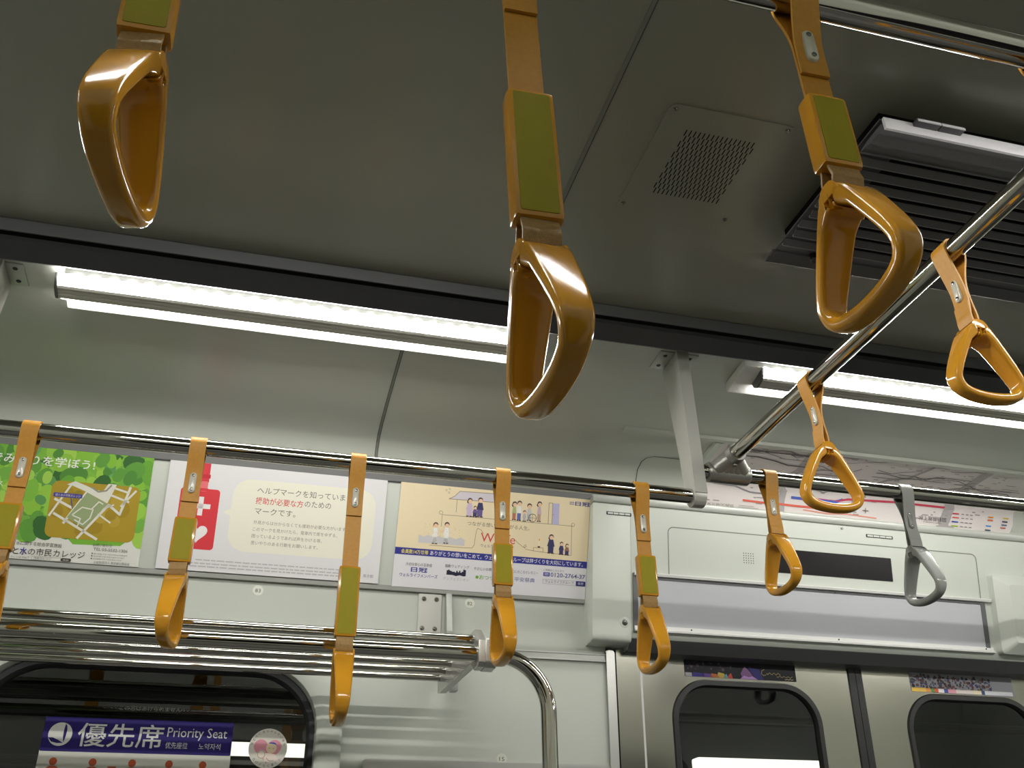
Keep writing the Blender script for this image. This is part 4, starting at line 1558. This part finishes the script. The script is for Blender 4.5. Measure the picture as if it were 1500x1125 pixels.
mm = sticker('maternity_badge', 'glass', circ(.0560, .1600, .0455, 40), GO, 'round white maternity badge sticker with a pink heart at the window corner', 'sticker', (222, 218, 208), (.056, .16))
g = G(fp('glass', GO + .0001), .0001)
hp = []
for k in range(40):
    a = 2 * math.pi * k / 40
    hp.append((.0550 + .00205 * 16 * math.sin(a) ** 3, .1630 - .00195 * (13 * math.cos(a) - 5 * math.cos(2 * a) - 2 * math.cos(3 * a) - math.cos(4 * a))))
g.poly(hp, ink((222, 150, 164)), 1)
g.disc(.0640, .1585, .0125, ink((236, 214, 182)), 2, 20)
g.poly([(.0565, .1490), (.0600, .1460), (.0680, .1455), (.0740, .1480), (.0760, .1520), (.0700, .1500), (.0620, .1490)], ink((70, 90, 160)), 3)
g.line([(.0585, .1590), (.0605, .1600)], .001, hair, 4)
g.line([(.0680, .1595), (.0700, .1600)], .001, hair, 4)
g.poly([(.047, .171), (.060, .170), (.075, .173), (.082, .184), (.066, .192), (.050, .190)], ink((240, 224, 214)), 2)
g.disc(.0420, .1740, .0100, ink((240, 226, 212)), 3, 18)
g.line([(.0420 + .0085 * math.cos(q), .1740 + .0085 * math.sin(q)) for q in [2 * math.pi * k / 14 for k in range(15)]], .0008, hair, 4)
g.line([(.055, .182), (.062, .188), (.072, .187)], .0008, hair, 4)
g.done('mother_and_baby_drawing', mm)
g = G(fp('glass', GO + .0001), .0001)


def arc_text(s, cx, ct, r, a0, a1, m, size):
    for k, ch in enumerate(s):
        a = math.radians(a0 + (a1 - a0) * k / (len(s) - 1))
        sx, tx_ = cx + r * math.cos(a), ct + r * math.sin(a)
        g.text(ch, sx - size / 2, tx_ + size * .4, size, m, 2, size)


arc_text('おなかに赤ちゃんがいます', .0560, .1600, .0395, -165, -15, ink((92, 84, 80)), .0058)
arc_text('さりげなく優しく', .0560, .1600, .0395, 140, 40, ink((92, 84, 80)), .0058)
g.done('lettering', mm)

DO = .0008
s1 = sticker('door_sticker', 'door', [(1.1745, .0125), (1.5240, .0140), (1.5240, .0662), (1.1745, .0655)], DO, 'dark purple advert sticker above the left door window', 'sticker', (22, 18, 30), (1.35, .04), 'advert stickers on the doors')
g = G(fp('door', DO + .0001), .0001)
rnd = random.Random(5)
for a, b, c in ((1.195, 1.235, (70, 58, 150)), (1.225, 1.260, (110, 80, 170)), (1.250, 1.280, (214, 120, 70)), (1.272, 1.300, (226, 190, 90)), (1.292, 1.308, (110, 180, 190)), (1.305, 1.322, (206, 74, 60))):
    g.poly([(a, .0655), (a + .006, rnd.uniform(.050, .056)), (b - .004, rnd.uniform(.050, .057)), (b, .0655)], ink(c), 1)
g.rect(1.176, 1.196, .055, .065, ink((200, 198, 206)), 1)
g.poly([(1.352, .0655), (1.348, .050), (1.362, .030), (1.378, .045), (1.392, .0655)], ink((140, 96, 150)), 2)
g.poly([(1.345, .0655), (1.358, .056), (1.372, .060), (1.385, .057), (1.400, .0655)], ink((196, 150, 220)), 3)
g.poly([(1.372, .030), (1.408, .038), (1.420, .0655), (1.394, .0655)], ink((50, 44, 120)), 1)
for k in range(26):
    a, b = rnd.uniform(1.18, 1.33), rnd.uniform(.018, .045)
    g.disc(a, b, rnd.uniform(.002, .005), ink(rnd.choice(((60, 50, 70), (92, 78, 96), (44, 36, 50)))), 1, 8)
gold = ink((150, 134, 92))
g.line([(1.424, .036), (1.416, .040), (1.414, .048), (1.420, .053), (1.428, .051)], .0022, gold, 2)
g.line(wave((1.430, .047), (1.474, .047), 12, .0028), .0022, gold, 2)
g.line(wave((1.462, .054), (1.512, .055), 14, .0022), .0018, gold, 2)
g.line(wave((1.487, .0610), (1.514, .0612), 10, .0014), .0014, ink((190, 180, 150)), 2)
g.done('printed_picture', s1)
s2 = sticker('door_sticker', 'door', [(1.905, .0200), (2.268, .0200), (2.268, .0795), (1.905, .0735)], DO, 'colourful crowd picture sticker above the right door window', 'sticker', (150, 150, 158), (2.09, .05), 'advert stickers on the doors')
g = G(fp('door', DO + .0001), .0001)
for k in range(240):
    a = rnd.uniform(1.909, 2.19)
    b = rnd.uniform(.026, .066)
    g.disc(a, b, rnd.uniform(.002, .0055), ink(rnd.choice(((60, 54, 62), (96, 90, 100), (120, 74, 70), (140, 136, 146), (40, 36, 44), (70, 70, 110), (100, 60, 60)))), 1 + k * .005, 8)
for a, b, c in ((1.906, 1.930, (236, 196, 84)), (1.930, 1.955, (230, 190, 90)), (1.955, 1.972, (222, 150, 84)), (1.974, 1.984, (90, 150, 80)), (1.984, 1.998, (214, 96, 60)), (1.998, 2.018, (232, 230, 236)), (2.018, 2.032, (74, 84, 160)), (2.032, 2.060, (226, 160, 176)), (2.060, 2.12, (226, 216, 210)), (2.12, 2.15, (236, 222, 190)), (2.15, 2.162, (60, 80, 130)), (2.162, 2.262, (226, 226, 232))):
    g.rect(a, b, .0640, .0735 + .002, ink(c), 4)
g.done('printed_picture', s2)

# tidy the helper property
for o in list(bpy.data.objects):
    if '_o' in o:
        del o['_o']
